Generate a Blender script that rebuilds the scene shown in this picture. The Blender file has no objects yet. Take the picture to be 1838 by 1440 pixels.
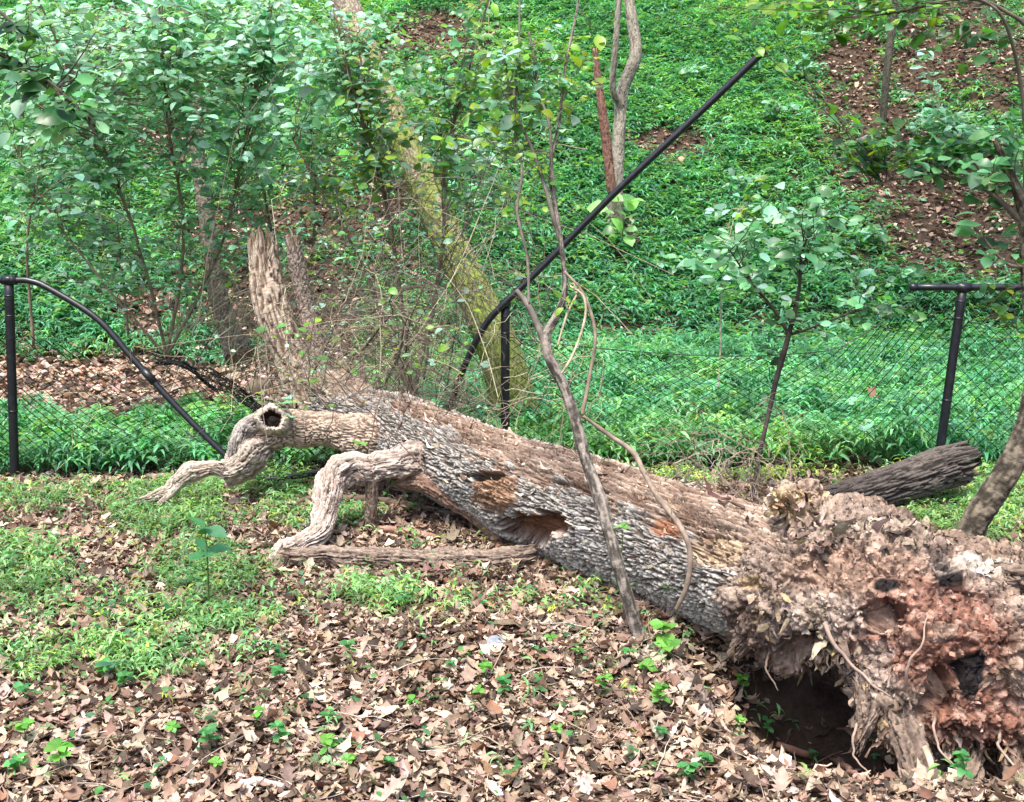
import bpy, bmesh, math
import numpy as np

# ------------------------------------------------------------------ camera, world, sun
scene = bpy.context.scene
COL = scene.collection
CZ, PITCH, FPX = 1.62, math.radians(9.6), 2000.0
cam_data = bpy.data.cameras.new("camera"); cam = bpy.data.objects.new("camera", cam_data)
COL.objects.link(cam); scene.camera = cam
cam.location = (0, 0, CZ); cam.rotation_euler = (math.radians(90) - PITCH, 0, 0)
cam_data.sensor_width = 36; cam_data.lens = FPX / 1838 * 36; cam_data.clip_end = 500

SUN_EL, SUN_AZ = math.radians(68), math.radians(205)      # azimuth clockwise from +Y
world = bpy.data.worlds.new("World"); scene.world = world; world.use_nodes = True
wn = world.node_tree.nodes; wl = world.node_tree.links
sky = wn.new("ShaderNodeTexSky"); sky.sky_type = 'NISHITA'; sky.sun_disc = False
sky.sun_elevation = SUN_EL; sky.sun_rotation = SUN_AZ; sky.dust_density = 4.0; sky.air_density = 0.8; sky.ozone_density = 0.6
bg = wn["Background"]; wl.new(sky.outputs[0], bg.inputs[0]); bg.inputs[1].default_value = 0.15
sd = bpy.data.lights.new("sun", 'SUN'); sd.energy = 2.2; sd.angle = math.radians(14); sd.color = (1, 0.97, 0.9)
sun = bpy.data.objects.new("sun", sd); COL.objects.link(sun)
sun.rotation_euler = (math.radians(90) - SUN_EL, 0, -SUN_AZ + math.pi)
scene.view_settings.view_transform = 'Standard'; scene.view_settings.look = 'None'
scene.view_settings.exposure = 1.42; scene.view_settings.gamma = 1

# ------------------------------------------------------------------ numpy helpers
rng = np.random.default_rng(7)
def nrm(v): return v / np.maximum(np.linalg.norm(v, axis=-1, keepdims=True), 1e-9)
def sst(a, b, x):
    t = np.clip((x - a) / (b - a), 0, 1); return t * t * (3 - 2 * t)
def hsh(ix, iy, iz, seed=0):
    M = np.uint32
    h = (ix.astype(np.int64) & 0xffffffff).astype(M) * M(374761393) + (iy.astype(np.int64) & 0xffffffff).astype(M) * M(668265263) \
        + (iz.astype(np.int64) & 0xffffffff).astype(M) * M(2147483647) + M((seed * 974634777 + 12345) & 0xffffffff)
    h = (h ^ (h >> M(13))) * M(1274126177); h ^= h >> M(16); h = h * M(2246822519); h ^= h >> M(15)
    return h.astype(np.float64) / 4294967296.0
def vnoise(p, seed=0):
    i = np.floor(p).astype(np.int64); f = p - i; f = f * f * (3 - 2 * f); o = 0
    for dx in (0, 1):
        for dy in (0, 1):
            for dz in (0, 1):
                w = (f[:, 0] if dx else 1 - f[:, 0]) * (f[:, 1] if dy else 1 - f[:, 1]) * (f[:, 2] if dz else 1 - f[:, 2])
                o = o + w * hsh(i[:, 0] + dx, i[:, 1] + dy, i[:, 2] + dz, seed)
    return o * 2 - 1
def fbm(p, n=4, seed=0, g=0.5):
    s, a, t = 0, 1.0, 0
    for k in range(n): s = s + a * vnoise(p * 2 ** k + 17.3 * k, seed + k); t += a; a *= g
    return s / t
def worley(p, seed=0):
    i = np.floor(p).astype(np.int64)
    f1 = np.full(len(p), 9.0); f2 = np.full(len(p), 9.0); idv = np.zeros(len(p))
    for dx in (-1, 0, 1):
        for dy in (-1, 0, 1):
            for dz in (-1, 0, 1):
                c = [i[:, 0] + dx, i[:, 1] + dy, i[:, 2] + dz]
                q = np.stack([c[k] + hsh(*c, seed + 5 * k + 1) for k in range(3)], 1)
                d = np.linalg.norm(q - p, axis=1); h = hsh(*c, seed + 40)
                n = d < f1; f2 = np.where(n, f1, np.minimum(f2, d)); idv = np.where(n, h, idv); f1 = np.where(n, d, f1)
    return f1, f2, idv
def v2(x, y, s=1.0, z=0.0):
    return np.stack([np.asarray(x, float) * s, np.asarray(y, float) * s, np.full(np.shape(x), float(z))], 1)

cp, sp = math.cos(PITCH), math.sin(PITCH)
def P(px, py, d):                       # the world point seen at photo pixel (px,py) at distance d along +Y
    a = (px - 919) / FPX; b = (720 - py) / FPX
    y = cp + b * sp; z = -sp + b * cp
    return np.array([a / y * d, d, CZ + z / y * d])
def proj(V):
    x, y, z = V[:, 0], V[:, 1], V[:, 2] - CZ
    dep = y * cp - z * sp; up = y * sp + z * cp
    dep = np.maximum(dep, 1e-3)
    return 919 + FPX * x / dep, 720 - FPX * up / dep

# ------------------------------------------------------------------ terrain
def hgt(x, y):
    x = np.atleast_1d(np.asarray(x, float)); y = np.atleast_1d(np.asarray(y, float)); x, y = np.broadcast_arrays(x, y)
    x = x.ravel(); y = y.ravel()
    n = fbm(v2(x, y, 0.9), 3, 3); n2 = fbm(v2(x, y, 5), 3, 9)
    y0 = 12.2 + 0.9 * fbm(v2(x, y * 0, 0.35, 5), 2, 21) + 0.8 * sst(-1, 3, x)
    t = y - y0
    slope = 0.56 + 0.05 * np.tanh(x / 5)
    sp_ = np.where(t > 0, np.where(t < 1.0, slope * t * (1.6 - 0.6 * np.clip(t, 0, 1)), slope * t), 0)
    sp_ = np.where(y > 46, slope * (46 - y0) + 0.1 * (y - 46), sp_)
    far = sst(7, 13, y)
    z = 0.035 * n + 0.014 * n2 + far * (0.16 * fbm(v2(x, y, 0.5), 3, 31) + 0.05 * n2) + sp_
    z -= 0.16 * sst(7.6, 8.8, y) * (1 - sst(11.2, 12.2, y)) * (1 - sst(-1.2, 1.5, x))
    z -= 0.55 * np.exp(-(((x - 1.45) / 0.66) ** 4 + ((y - 3.66) / 0.50) ** 4))
    z += 0.05 * np.exp(-(((x - 0.78) / 0.25) ** 2 + ((y - 3.35) / 0.25) ** 2))
    z += 0.05 * np.exp(-(((x + 0.22) / 0.22) ** 2 + ((y - 4.15) / 0.14) ** 2))
    return z
def hz(x, y): return float(hgt([x], [y])[0])
def G(px, py):                          # the point of the ground seen at a photo pixel
    ds = np.concatenate([np.arange(2.2, 9, 0.03), np.arange(9, 60, 0.08)])
    Q = np.stack([P(px, py, 1.0)] * len(ds)); o = np.array([0, 0, CZ])
    pts = o + (Q - o) * ds[:, None]
    k = np.nonzero(pts[:, 2] < hgt(pts[:, 0], pts[:, 1]))[0]
    q = pts[k[0]] if len(k) else pts[-1]
    return np.array([q[0], q[1], hz(q[0], q[1])])

# ------------------------------------------------------------------ materials
def attr_mat(name, rough=0.8, transl=0.0, spec=0.3, bump=0.0, bscale=120, nscale=40, nvar=0.25, tmul=(1.3, 1.4, 0.5)):
    m = bpy.data.materials.new(name); m.use_nodes = True; N = m.node_tree.nodes; L = m.node_tree.links
    b = N["Principled BSDF"]; b.inputs["Roughness"].default_value = rough; b.inputs["Specular IOR Level"].default_value = spec
    a = N.new("ShaderNodeAttribute"); a.attribute_name = "Col"
    tc = N.new("ShaderNodeTexCoord"); ns = N.new("ShaderNodeTexNoise"); ns.inputs["Scale"].default_value = nscale; ns.inputs["Detail"].default_value = 4
    L.new(tc.outputs["Object"], ns.inputs["Vector"])
    mr = N.new("ShaderNodeMapRange"); mr.inputs[1].default_value = 0.3; mr.inputs[2].default_value = 0.7
    mr.inputs[3].default_value = 1 - nvar; mr.inputs[4].default_value = 1 + nvar; L.new(ns.outputs["Fac"], mr.inputs[0])
    mul = N.new("ShaderNodeVectorMath"); mul.operation = 'SCALE'; L.new(a.outputs["Color"], mul.inputs[0]); L.new(mr.outputs[0], mul.inputs["Scale"])
    L.new(mul.outputs[0], b.inputs["Base Color"])
    if bump > 0:
        n2 = N.new("ShaderNodeTexNoise"); n2.inputs["Scale"].default_value = bscale; n2.inputs["Detail"].default_value = 5
        L.new(tc.outputs["Object"], n2.inputs["Vector"])
        bp = N.new("ShaderNodeBump"); bp.inputs["Strength"].default_value = bump; bp.inputs["Distance"].default_value = 0.01
        L.new(n2.outputs["Fac"], bp.inputs["Height"]); L.new(bp.outputs[0], b.inputs["Normal"])
    if transl > 0:
        t = N.new("ShaderNodeBsdfTranslucent"); tm = N.new("ShaderNodeVectorMath"); tm.operation = 'MULTIPLY'; tm.inputs[1].default_value = tmul
        L.new(mul.outputs[0], tm.inputs[0]); L.new(tm.outputs[0], t.inputs["Color"])
        mx = N.new("ShaderNodeMixShader"); mx.inputs[0].default_value = transl
        L.new(b.outputs[0], mx.inputs[1]); L.new(t.outputs[0], mx.inputs[2]); L.new(mx.outputs[0], N["Material Output"].inputs["Surface"])
    return m
M_green = attr_mat("green_leaf", 0.48, 0.42, 0.45, nscale=30, nvar=0.12)
M_shrub = attr_mat("shrub_leaf", 0.40, 0.42, 0.6, nscale=30, nvar=0.12)
M_dry = attr_mat("dry_leaf", 0.7, 0.12, 0.3, nscale=45, nvar=0.25, tmul=(1.1, 0.9, 0.7))
M_bark = attr_mat("bark", 0.9, 0, 0.2, 0.5, 160, 60, 0.25)
M_wood = attr_mat("rotten_wood", 0.92, 0, 0.15, 0.6, 120, 50, 0.3)
M_twig = attr_mat("twig_bark", 0.85, 0, 0.25, 0, 100, 25, 0.3)
M_stone = attr_mat("stone", 0.85, 0, 0.3, 0.4, 60, 25, 0.2)

def soil_mat():
    m = bpy.data.materials.new("soil"); m.use_nodes = True; N = m.node_tree.nodes; L = m.node_tree.links
    b = N["Principled BSDF"]; b.inputs["Roughness"].default_value = 0.95; b.inputs["Specular IOR Level"].default_value = 0.15
    tc = N.new("ShaderNodeTexCoord"); n1 = N.new("ShaderNodeTexNoise"); n1.inputs["Scale"].default_value = 9; n1.inputs["Detail"].default_value = 8
    n1.inputs["Roughness"].default_value = 0.7
    L.new(tc.outputs["Object"], n1.inputs["Vector"])
    r = N.new("ShaderNodeValToRGB"); e = r.color_ramp.elements
    e[0].position = 0.3; e[0].color = (0.018, 0.012, 0.009, 1); e[1].position = 0.7; e[1].color = (0.10, 0.068, 0.048, 1)
    L.new(n1.outputs["Fac"], r.inputs[0]); L.new(r.outputs[0], b.inputs["Base Color"])
    n2 = N.new("ShaderNodeTexNoise"); n2.inputs["Scale"].default_value = 60; n2.inputs["Detail"].default_value = 6; L.new(tc.outputs["Object"], n2.inputs["Vector"])
    bp = N.new("ShaderNodeBump"); bp.inputs["Strength"].default_value = 0.8; bp.inputs["Distance"].default_value = 0.02
    L.new(n2.outputs["Fac"], bp.inputs["Height"]); L.new(bp.outputs[0], b.inputs["Normal"])
    return m
M_soil = soil_mat()
def metal_mat():
    m = bpy.data.materials.new("black_vinyl_coating"); m.use_nodes = True; N = m.node_tree.nodes; L = m.node_tree.links
    b = N["Principled BSDF"]; tc = N.new("ShaderNodeTexCoord"); n = N.new("ShaderNodeTexNoise"); n.inputs["Scale"].default_value = 35; n.inputs["Detail"].default_value = 6
    L.new(tc.outputs["Object"], n.inputs["Vector"])
    r = N.new("ShaderNodeValToRGB"); e = r.color_ramp.elements
    e[0].position = 0.5; e[0].color = (0.006, 0.007, 0.010, 1); e[1].position = 0.8; e[1].color = (0.014, 0.016, 0.022, 1)
    L.new(n.outputs["Fac"], r.inputs[0]); L.new(r.outputs[0], b.inputs["Base Color"])
    rr = N.new("ShaderNodeMapRange"); rr.inputs[3].default_value = 0.22; rr.inputs[4].default_value = 0.5; L.new(n.outputs["Fac"], rr.inputs[0])
    L.new(rr.outputs[0], b.inputs["Roughness"]); b.inputs["Specular IOR Level"].default_value = 0.5
    return m
M_black = metal_mat()
M_wire = bpy.data.materials.new("black_wire"); M_wire.use_nodes = True
_b = M_wire.node_tree.nodes["Principled BSDF"]; _b.inputs["Base Color"].default_value = (0.004, 0.0045, 0.005, 1); _b.inputs["Roughness"].default_value = 0.6; _b.inputs["Specular IOR Level"].default_value = 0.25

# ------------------------------------------------------------------ object helpers
def tag(o, label=None, cat=None, group=None, kind=None):
    for k, v in (("label", label), ("category", cat), ("group", group), ("kind", kind)):
        if v: o[k] = v
    return o
def mesh_np(name, V, F, mat, parent=None, cols=None, smooth=True):
    V = np.asarray(V, np.float32); F = np.asarray(F, np.int32); k = F.shape[1]
    me = bpy.data.meshes.new(name); me.vertices.add(len(V)); me.vertices.foreach_set("co", V.ravel())
    me.loops.add(F.size); me.loops.foreach_set("vertex_index", F.ravel())
    me.polygons.add(len(F)); me.polygons.foreach_set("loop_start", np.arange(0, F.size, k, dtype=np.int32))
    me.polygons.foreach_set("loop_total", np.full(len(F), k, np.int32))
    me.polygons.foreach_set("use_smooth", np.full(len(F), smooth, bool))
    if cols is not None:
        at = me.attributes.new("Col", 'FLOAT_COLOR', 'POINT'); c = np.ones((len(V), 4), np.float32); c[:, :3] = np.clip(cols, 0.002, 1)
        at.data.foreach_set("color", c.ravel())
    me.update(calc_edges=True); me.materials.append(mat)
    o = bpy.data.objects.new(name, me); COL.objects.link(o)
    if parent is not None: o.parent = parent; o.matrix_parent_inverse = parent.matrix_world.inverted()
    return o
def empty(name, loc, label, cat, group=None):
    o = bpy.data.objects.new(name, None); COL.objects.link(o); o.location = loc; o.empty_display_size = 0.1
    bpy.context.view_layer.update() if False else None
    from mathutils import Matrix
    o.matrix_world = Matrix.Translation(loc)
    return tag(o, label, cat, group)
class MB:                               # collects pieces (all quads) with colours
    def __init__(s): s.V, s.F, s.C, s.n = [], [], [], 0
    def add(s, V, F, C):
        V = np.asarray(V, float); C = np.asarray(C, float)
        if C.ndim == 1: C = np.tile(C, (len(V), 1))
        s.V.append(V); s.F.append(np.asarray(F) + s.n); s.C.append(C); s.n += len(V); return s
    def arr(s): return np.concatenate(s.V), np.concatenate(s.F), np.concatenate(s.C)
    def build(s, name, mat, parent=None, smooth=True):
        V, F, C = s.arr()
        return mesh_np(name, V, F, mat, parent, C, smooth)
def crv(pts, n):                        # Catmull-Rom through control rows (any columns), n samples
    p = np.asarray(pts, float)
    if len(p) == 2: t = np.linspace(0, 1, n)[:, None]; return p[0] * (1 - t) + p[1] * t
    L = np.concatenate([[0], np.cumsum(np.maximum(np.linalg.norm(np.diff(p[:, :3], axis=0), axis=1), 1e-6))])
    q = np.vstack([2 * p[0] - p[1], p, 2 * p[-1] - p[-2]])
    s = np.linspace(0, L[-1], n); k = np.clip(np.searchsorted(L, s, side='right') - 1, 0, len(p) - 2)
    t = ((s - L[k]) / (L[k + 1] - L[k]))[:, None]; a, b, c, d = q[k], q[k + 1], q[k + 2], q[k + 3]
    o = 0.5 * (2 * b + (c - a) * t + (2 * a - 5 * b + 4 * c - d) * t ** 2 + (3 * b - a - 3 * c + d) * t ** 3)
    if p.shape[1] > 3: o[:, 3:] = b[:, 3:] * (1 - t) + c[:, 3:] * t
    return o
def frames(C, ref=(0, 0, 1)):
    T = nrm(np.gradient(C, axis=0)); r = np.array(ref, float)
    N = nrm(r - (T @ r)[:, None] * T); return T, N, np.cross(T, N)
def tube(C, R, k=6, ref=None):
    C = np.asarray(C, float); R = np.broadcast_to(np.asarray(R, float), (len(C),))
    if ref is None:
        d = np.abs(nrm((C[-1] - C[0])[None])[0]); ref = np.eye(3)[int(np.argmin(d))]
    T, N, B = frames(C, ref); th = np.linspace(0, 2 * np.pi, k, endpoint=False)
    V = (C[:, None] + R[:, None, None] * (np.cos(th)[None, :, None] * N[:, None] + np.sin(th)[None, :, None] * B[:, None])).reshape(-1, 3)
    i = np.arange(len(C) - 1)[:, None] * k; j = np.arange(k)[None]; jn = (j + 1) % k
    F = np.stack([i + j, i + jn, i + k + jn, i + k + j], -1).reshape(-1, 4)
    n = len(V); V = np.vstack([V, C[0], C[-1]]); j = np.arange(0, k, 2); b = (len(C) - 1) * k
    F = np.vstack([F, np.stack([np.full(len(j), n), (j + 2) % k, (j + 1) % k, j], 1), np.stack([np.full(len(j), n + 1), b + j, b + (j + 1) % k, b + (j + 2) % k], 1)])
    return V, F
# many thin curved twigs at once: S,E (n,3) ends; bend (n,3) mid offset
def twigs(S, E, bend, r0, r1, m=6, k=3, wob=0.0):
    n = len(S); t = np.linspace(0, 1, m)[None, :, None]
    C = S[:, None] * (1 - t) + E[:, None] * t + bend[:, None] * (4 * t * (1 - t))
    if wob: C = C + rng.normal(0, 1, C.shape) * wob * (4 * t * (1 - t)) ** 0.5
    T = nrm(np.gradient(C, axis=1)); a = nrm(np.cross(T, np.array([0.3, 0.5, 0.81]))); b = np.cross(T, a)
    th = np.linspace(0, 2 * np.pi, k, endpoint=False)
    r0 = np.broadcast_to(r0, (n,)); r1 = np.broadcast_to(r1, (n,)); R = r0[:, None] * (1 - t[..., 0]) + r1[:, None] * t[..., 0]
    V = C[:, :, None] + R[:, :, None, None] * (np.cos(th)[:, None] * a[:, :, None] + np.sin(th)[:, None] * b[:, :, None])
    V = V.reshape(-1, 3); s = np.arange(n)[:, None, None] * m * k; i = np.arange(m - 1)[None, :, None] * k; j = np.arange(k)[None, None]; jn = (j + 1) % k
    F = np.stack([s + i + j, s + i + jn, s + i + k + jn, s + i + k + j], -1).reshape(-1, 4)
    return V, F, C
# leaf templates: rows of half widths along the midrib -> strip of quads
def leaf_t(w, curlx=0.0, curly=0.0, fold=0.0, wig=0.0, seed=0):
    n = len(w); x = np.linspace(0, 1, n); w = np.asarray(w, float); r = np.random.default_rng(seed)
    V = []
    for i in range(n):
        z = curlx * (x[i] - 0.3) ** 2
        for s in (-1, 0, 1):
            ww = w[i] * (1 + wig * r.normal()); y = s * ww
            V.append((x[i] + wig * 0.15 * r.normal() * abs(s), y, z + (curly * y * y + fold * abs(y)) + wig * 0.12 * r.normal()))
    F = []
    for i in range(n - 1):
        a = 3 * i; F += [(a, a + 1, a + 4, a + 3), (a + 1, a + 2, a + 5, a + 4)]
    return np.array(V), np.array(F)
def quad_t(w, fold=0.0): return np.array([(0, 0, 0), (0.45, -w, fold), (1, 0, -fold), (0.45, w, fold)], float), np.array([(0, 1, 2, 3)])
def inst(mb, T, pos, ax, nz, size, col, ws=1.0):
    V, F = T; n = len(pos)
    if n == 0: return
    X = nrm(ax); Z = nrm(nz - np.sum(nz * X, 1, keepdims=True) * X); Y = np.cross(Z, X)
    size = np.broadcast_to(size, (n,))[:, None, None]; ws = np.broadcast_to(ws, (n,))[:, None, None]
    W = pos[:, None] + size * (V[None, :, 0:1] * X[:, None] + ws * V[None, :, 1:2] * Y[:, None] + V[None, :, 2:3] * Z[:, None])
    k = len(V); FF = (F[None] + (np.arange(n) * k)[:, None, None]).reshape(-1, F.shape[1])
    mb.add(W.reshape(-1, 3), FF, np.repeat(col, k, axis=0))
BLADE = [leaf_t([0.02, 0.11, 0.0], -0.5, 0, 0.3), leaf_t([0.02, 0.13, 0.09, 0.0], -0.8, 0, 0.4)]
OVAL = [leaf_t([0.02, 0.24, 0.33, 0.27, 0.0], c, 0.2, f, 0.03, i) for i, (c, f) in enumerate([(-0.3, 0.12), (0.1, 0.25), (-0.6, 0.1)])]
OAK = [leaf_t([0.02, 0.11, 0.13, 0.22, 0.15, 0.27, 0.18, 0.25, 0.15, 0.12, 0.02], c, d, 0.1, 0.16, 20 + i) for i, (c, d) in enumerate([(0.5, 1.2), (-0.7, -1.4), (0.9, 2.2), (-0.2, 0.7)])]
DRY = [leaf_t([0.03, 0.19, 0.31, 0.24, 0.33, 0.17, 0.01] if i % 2 else [0.03, 0.24, 0.33, 0.28, 0.12, 0.01], c, d, 0.1, 0.20, 50 + i) for i, (c, d) in enumerate([(0.7, 1.8), (-0.9, -2.0), (0.3, 3.0), (-0.3, -1.0), (1.3, 0.6)])]
CHIP = [leaf_t([0.12, 0.3, 0.25, 0.08], c, d, 0.1, 0.3, 80 + i) for i, (c, d) in enumerate([(0.5, 1.0), (-0.6, -1.2), (0.9, -0.8)])]
def rdir(n, tilt):                      # unit vectors near +Z
    a = rng.uniform(0, 2 * np.pi, n); t = np.abs(rng.normal(0, tilt, n)); return np.stack([np.sin(t) * np.cos(a), np.sin(t) * np.sin(a), np.cos(t)], 1)
def rhor(n, el=0.25):
    a = rng.uniform(0, 2 * np.pi, n); e = rng.normal(0, el, n); return np.stack([np.cos(e) * np.cos(a), np.cos(e) * np.sin(a), np.sin(e)], 1)
def pal(n, cols, w=None, var=0.15, hue=0.05):
    c = np.array(cols, float)[rng.choice(len(cols), n, p=None if w is None else np.array(w) / sum(w))]
    return np.clip(c * rng.normal(1, var, (n, 1)).clip(0.4, 1.8) * rng.normal(1, hue, (n, 3)), 0.004, 0.9)
def blobs(px, py, L):
    o = np.zeros(len(px))
    for x, y, rx, ry, a in L: o = np.maximum(o, a * np.exp(-(((px - x) / rx) ** 2 + ((py - y) / ry) ** 2) ** 1.5))
    return o

# ------------------------------------------------------------------ ground sheet
def axis_pts(segs):
    o = []
    for a, b, s in segs: o.append(np.arange(a, b, s))
    return np.unique(np.round(np.concatenate(o), 4))
gx = axis_pts([(-70, -14, 2.0), (-14, -4, 0.25), (-4, 4, 0.045), (4, 14, 0.25), (14, 70.1, 2.0)])
gy = axis_pts([(-30, 1.5, 1.5), (1.5, 7.5, 0.045), (7.5, 26, 0.13), (26, 100.1, 1.5)])
X, Y = np.meshgrid(gx, gy); Z = hgt(X, Y)
gi = np.arange(len(gx) * len(gy)).reshape(len(gy), len(gx))
GF = np.stack([gi[:-1, :-1], gi[:-1, 1:], gi[1:, 1:], gi[1:, :-1]], -1).reshape(-1, 4)
tag(mesh_np("ground", np.stack([X.ravel(), Y.ravel(), Z], 1), GF, M_soil), kind="structure")

# ------------------------------------------------------------------ where things grow
def scatter(n, x0, x1, y0, y1):
    x = rng.uniform(x0, x1, n); y = rng.uniform(y0, y1, n); m = np.abs(x) < 0.52 * y + 0.5; return x[m], y[m]
def gpts(n, x0, x1, y0, y1):
    x, y = scatter(n, x0, x1, y0, y1); z = hgt(x, y); V = np.stack([x, y, z], 1); px, py = proj(V); return V, px, py
FG_GREEN = [(40, 1050, 110, 75, 1), (290, 935, 110, 50, 1), (370, 1030, 130, 60, .8), (60, 1195, 95, 38, 1), (260, 1190, 150, 42, 1), (170, 1100, 140, 45, .7),
            (380, 1120, 110, 40, .9), (30, 905, 120, 25, .8), (600, 935, 90, 30, .7), (500, 940, 120, 30, .5), (680, 1085, 90, 30, .9), (520, 890, 80, 30, .8), (800, 1110, 80, 30, .45),
            (1060, 1010, 70, 35, .7), (1000, 1090, 120, 30, .45), (480, 1190, 90, 30, .5), (300, 885, 200, 16, .8), (900, 970, 40, 20, .3), (560, 1075, 60, 25, .5), (1750, 930, 130, 60, 1), (1800, 880, 80, 60, 1),
            (1250, 850, 300, 25, .9), (470, 870, 120, 25, .8), (560, 830, 80, 30, .8), (1660, 960, 60, 20, .4), (1640, 870, 120, 25, .7)]
HILL_BROWN = [(1720, 430, 230, 110, .98), (1650, 320, 220, 110, .85), (1710, 110, 250, 140, .85), (1520, 150, 100, 150, .88), (1590, 240, 90, 90, .85), (1220, 265, 110, 40, .8), (300, 270, 90, 45, 1),
              (420, 430, 150, 90, .75), (600, 420, 260, 180, .75), (770, 80, 170, 80, .85), (250, 60, 160, 60, .6), (290, 570, 120, 70, .85), (460, 20, 130, 50, .6),
              (700, 300, 150, 120, .6), (1140, 430, 40, 20, .7), (500, 560, 220, 120, 1), (1100, 600, 120, 18, .8), (1330, 600, 80, 12, .7), (1460, 700, 60, 10, .5), (60, 290, 70, 30, .5)]
def greenness(V, px, py):
    y = V[:, 1]; n = fbm(v2(V[:, 0], V[:, 1], 2.2), 3, 77)
    fg = blobs(px, py, FG_GREEN) + 0.18 * n
    left = (px < 640); crk = sst(8.1, 8.6, y + 0.5 * n) * (1 - sst(11.6, 12.6, y + 0.6 * n))
    mid = np.where(left, 1 - crk, 1.0) - 0.0 * n
    mid = np.where((px > 440) & (px < 940), mid * 0.45, mid)
    hb = 1 - blobs(px, py, HILL_BROWN) + 0.35 * n - 0.02
    return np.where(y < 6.75, fg, np.where(y < 12.4, np.minimum(mid, hb + 0.25), hb))
trunk_line = None

# ---------------- stilt grass (whorls of lance leaves on thin stems), vines
GCOL = [(0.060, 0.235, 0.125), (0.100, 0.325, 0.175), (0.145, 0.405, 0.235), (0.18, 0.38, 0.12)]
gr = MB()
def whorls(V, h, n, ln, col, tm, el=(-0.1, 0.35), wsc=1.0):
    m = len(V); base = np.repeat(V + np.stack([rng.normal(0, 0.01, m), rng.normal(0, 0.01, m), h], 1), n, axis=0)
    a = np.tile(np.arange(n) * 2 * np.pi / n, m) + np.repeat(rng.uniform(0, 6.28, m), n) + rng.normal(0, 0.3, m * n); e = rng.normal(el[0], el[1], m * n)
    ax = np.stack([np.cos(a) * np.cos(e), np.sin(a) * np.cos(e), np.sin(e)], 1); nz = np.tile([0, 0, 1.0], (m * n, 1)) + rng.normal(0, 0.25, (m * n, 3))
    base[:, 2] += rng.normal(0, 0.018, m * n)
    c = np.repeat(col, n, axis=0) * rng.normal(1, 0.15, (m * n, 1)).clip(0.5, 1.6)
    inst(gr, tm, base, ax, nz, ln * rng.uniform(0.6, 1.25, m * n), c, wsc)
# the flat beyond the fence and near patches
for (n, y0, y1, tm, size, nb, hmul) in ((62000, 2.9, 6.75, BLADE[1], 0.040, 5, 0.32), (46000, 6.75, 12.6, BLADE[1], 0.085, 5, 1.1), (88000, 12.4, 26, BLADE[0], 0.135, 5, 0.8)):
    V, px, py = gpts(int(n * (1.35 if y0 > 6 else 1)), -0.52 * y1 - .5, 0.52 * y1 + .5, y0, y1)
    g = greenness(V, px, py)
    near = V[:, 1] < 6.75
    k = rng.uniform(0, 1, len(V)) < np.where(near, sst(0.12, 1.0, g + 0.25 * fbm(v2(V[:, 0], V[:, 1], 7), 2, 88)) * 0.62 + 0.012, sst(0.1, 0.75, g)); V, px, py, g, near = V[k], px[k], py[k], g[k], near[k]
    cl = 0.5 + 0.5 * fbm(v2(V[:, 0], V[:, 1], 2.5), 3, 5)
    cl2 = 0.5 + 0.5 * fbm(v2(V[:, 0], V[:, 1], 9), 2, 15)
    h = (0.04 + 0.34 * cl * rng.uniform(0.15, 1, len(V)) ** 0.8 * (0.4 + 1.1 * cl2)) * hmul
    lo = fbm(v2(V[:, 0], V[:, 1], 0.7), 3, 205); c = pal(len(V), GCOL, [3, 4, 3, 1], 0.22, 0.08) * (0.75 + 0.5 * cl2)[:, None] * (1 + 0.5 * lo)[:, None] * np.stack([1 + 0.8 * np.clip(lo, 0, 1), 1 + 0 * lo, 1 - 0.5 * np.clip(lo, 0, 1)], 1)
    c = np.where(near[:, None], c * np.array([1.9, 1.25, 0.95]) + np.array([.025, .015, 0]), c)
    whorls(V, h, nb, size * (0.8 + 0.4 * cl2).repeat(nb), c, tm)
tag(gr.build("stilt_grass", M_green), "dense bright green stilt grass carpeting the flat and the hillside", "ground cover", kind="stuff")
# broad leaved creepers on the hill
gr = MB()
V, px, py = gpts(36000, -14, 14, 12.4, 26); g = greenness(V, px, py) + 0.55 * fbm(v2(V[:, 0], V[:, 1], 0.8), 2, 50) - 0.1
k = rng.uniform(0, 1, len(V)) < 0.10 + 0.9 * sst(0.15, 0.8, g); V = V[k]
whorls(V, rng.uniform(0.05, 0.3, len(V)), 3, 0.105, pal(len(V), [(0.06, 0.22, 0.11), (0.10, 0.30, 0.15), (0.16, 0.33, 0.10)], None, 0.2), quad_t(0.27, 0.06), (0.0, 0.3))
V, px, py = gpts(9000, -4, 4, 2.8, 6.7); k = (rng.uniform(0, 1, len(V)) < 0.12 + 0.88 * sst(0.3, 0.8, greenness(V, px, py))) & ~((px > 1330) & (py > 1100)); V = V[k]
whorls(V, rng.uniform(0.01, 0.09, len(V)), 3, 0.028, pal(len(V), [(0.07, 0.20, 0.06), (0.10, 0.26, 0.08), (0.05, 0.17, 0.07)], None, 0.2), OVAL[0], (0.1, 0.3))
tag(gr.build("creeper", M_green), "low broad leaved creeper spreading among the grass and leaf litter", "creeper", kind="stuff")

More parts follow.
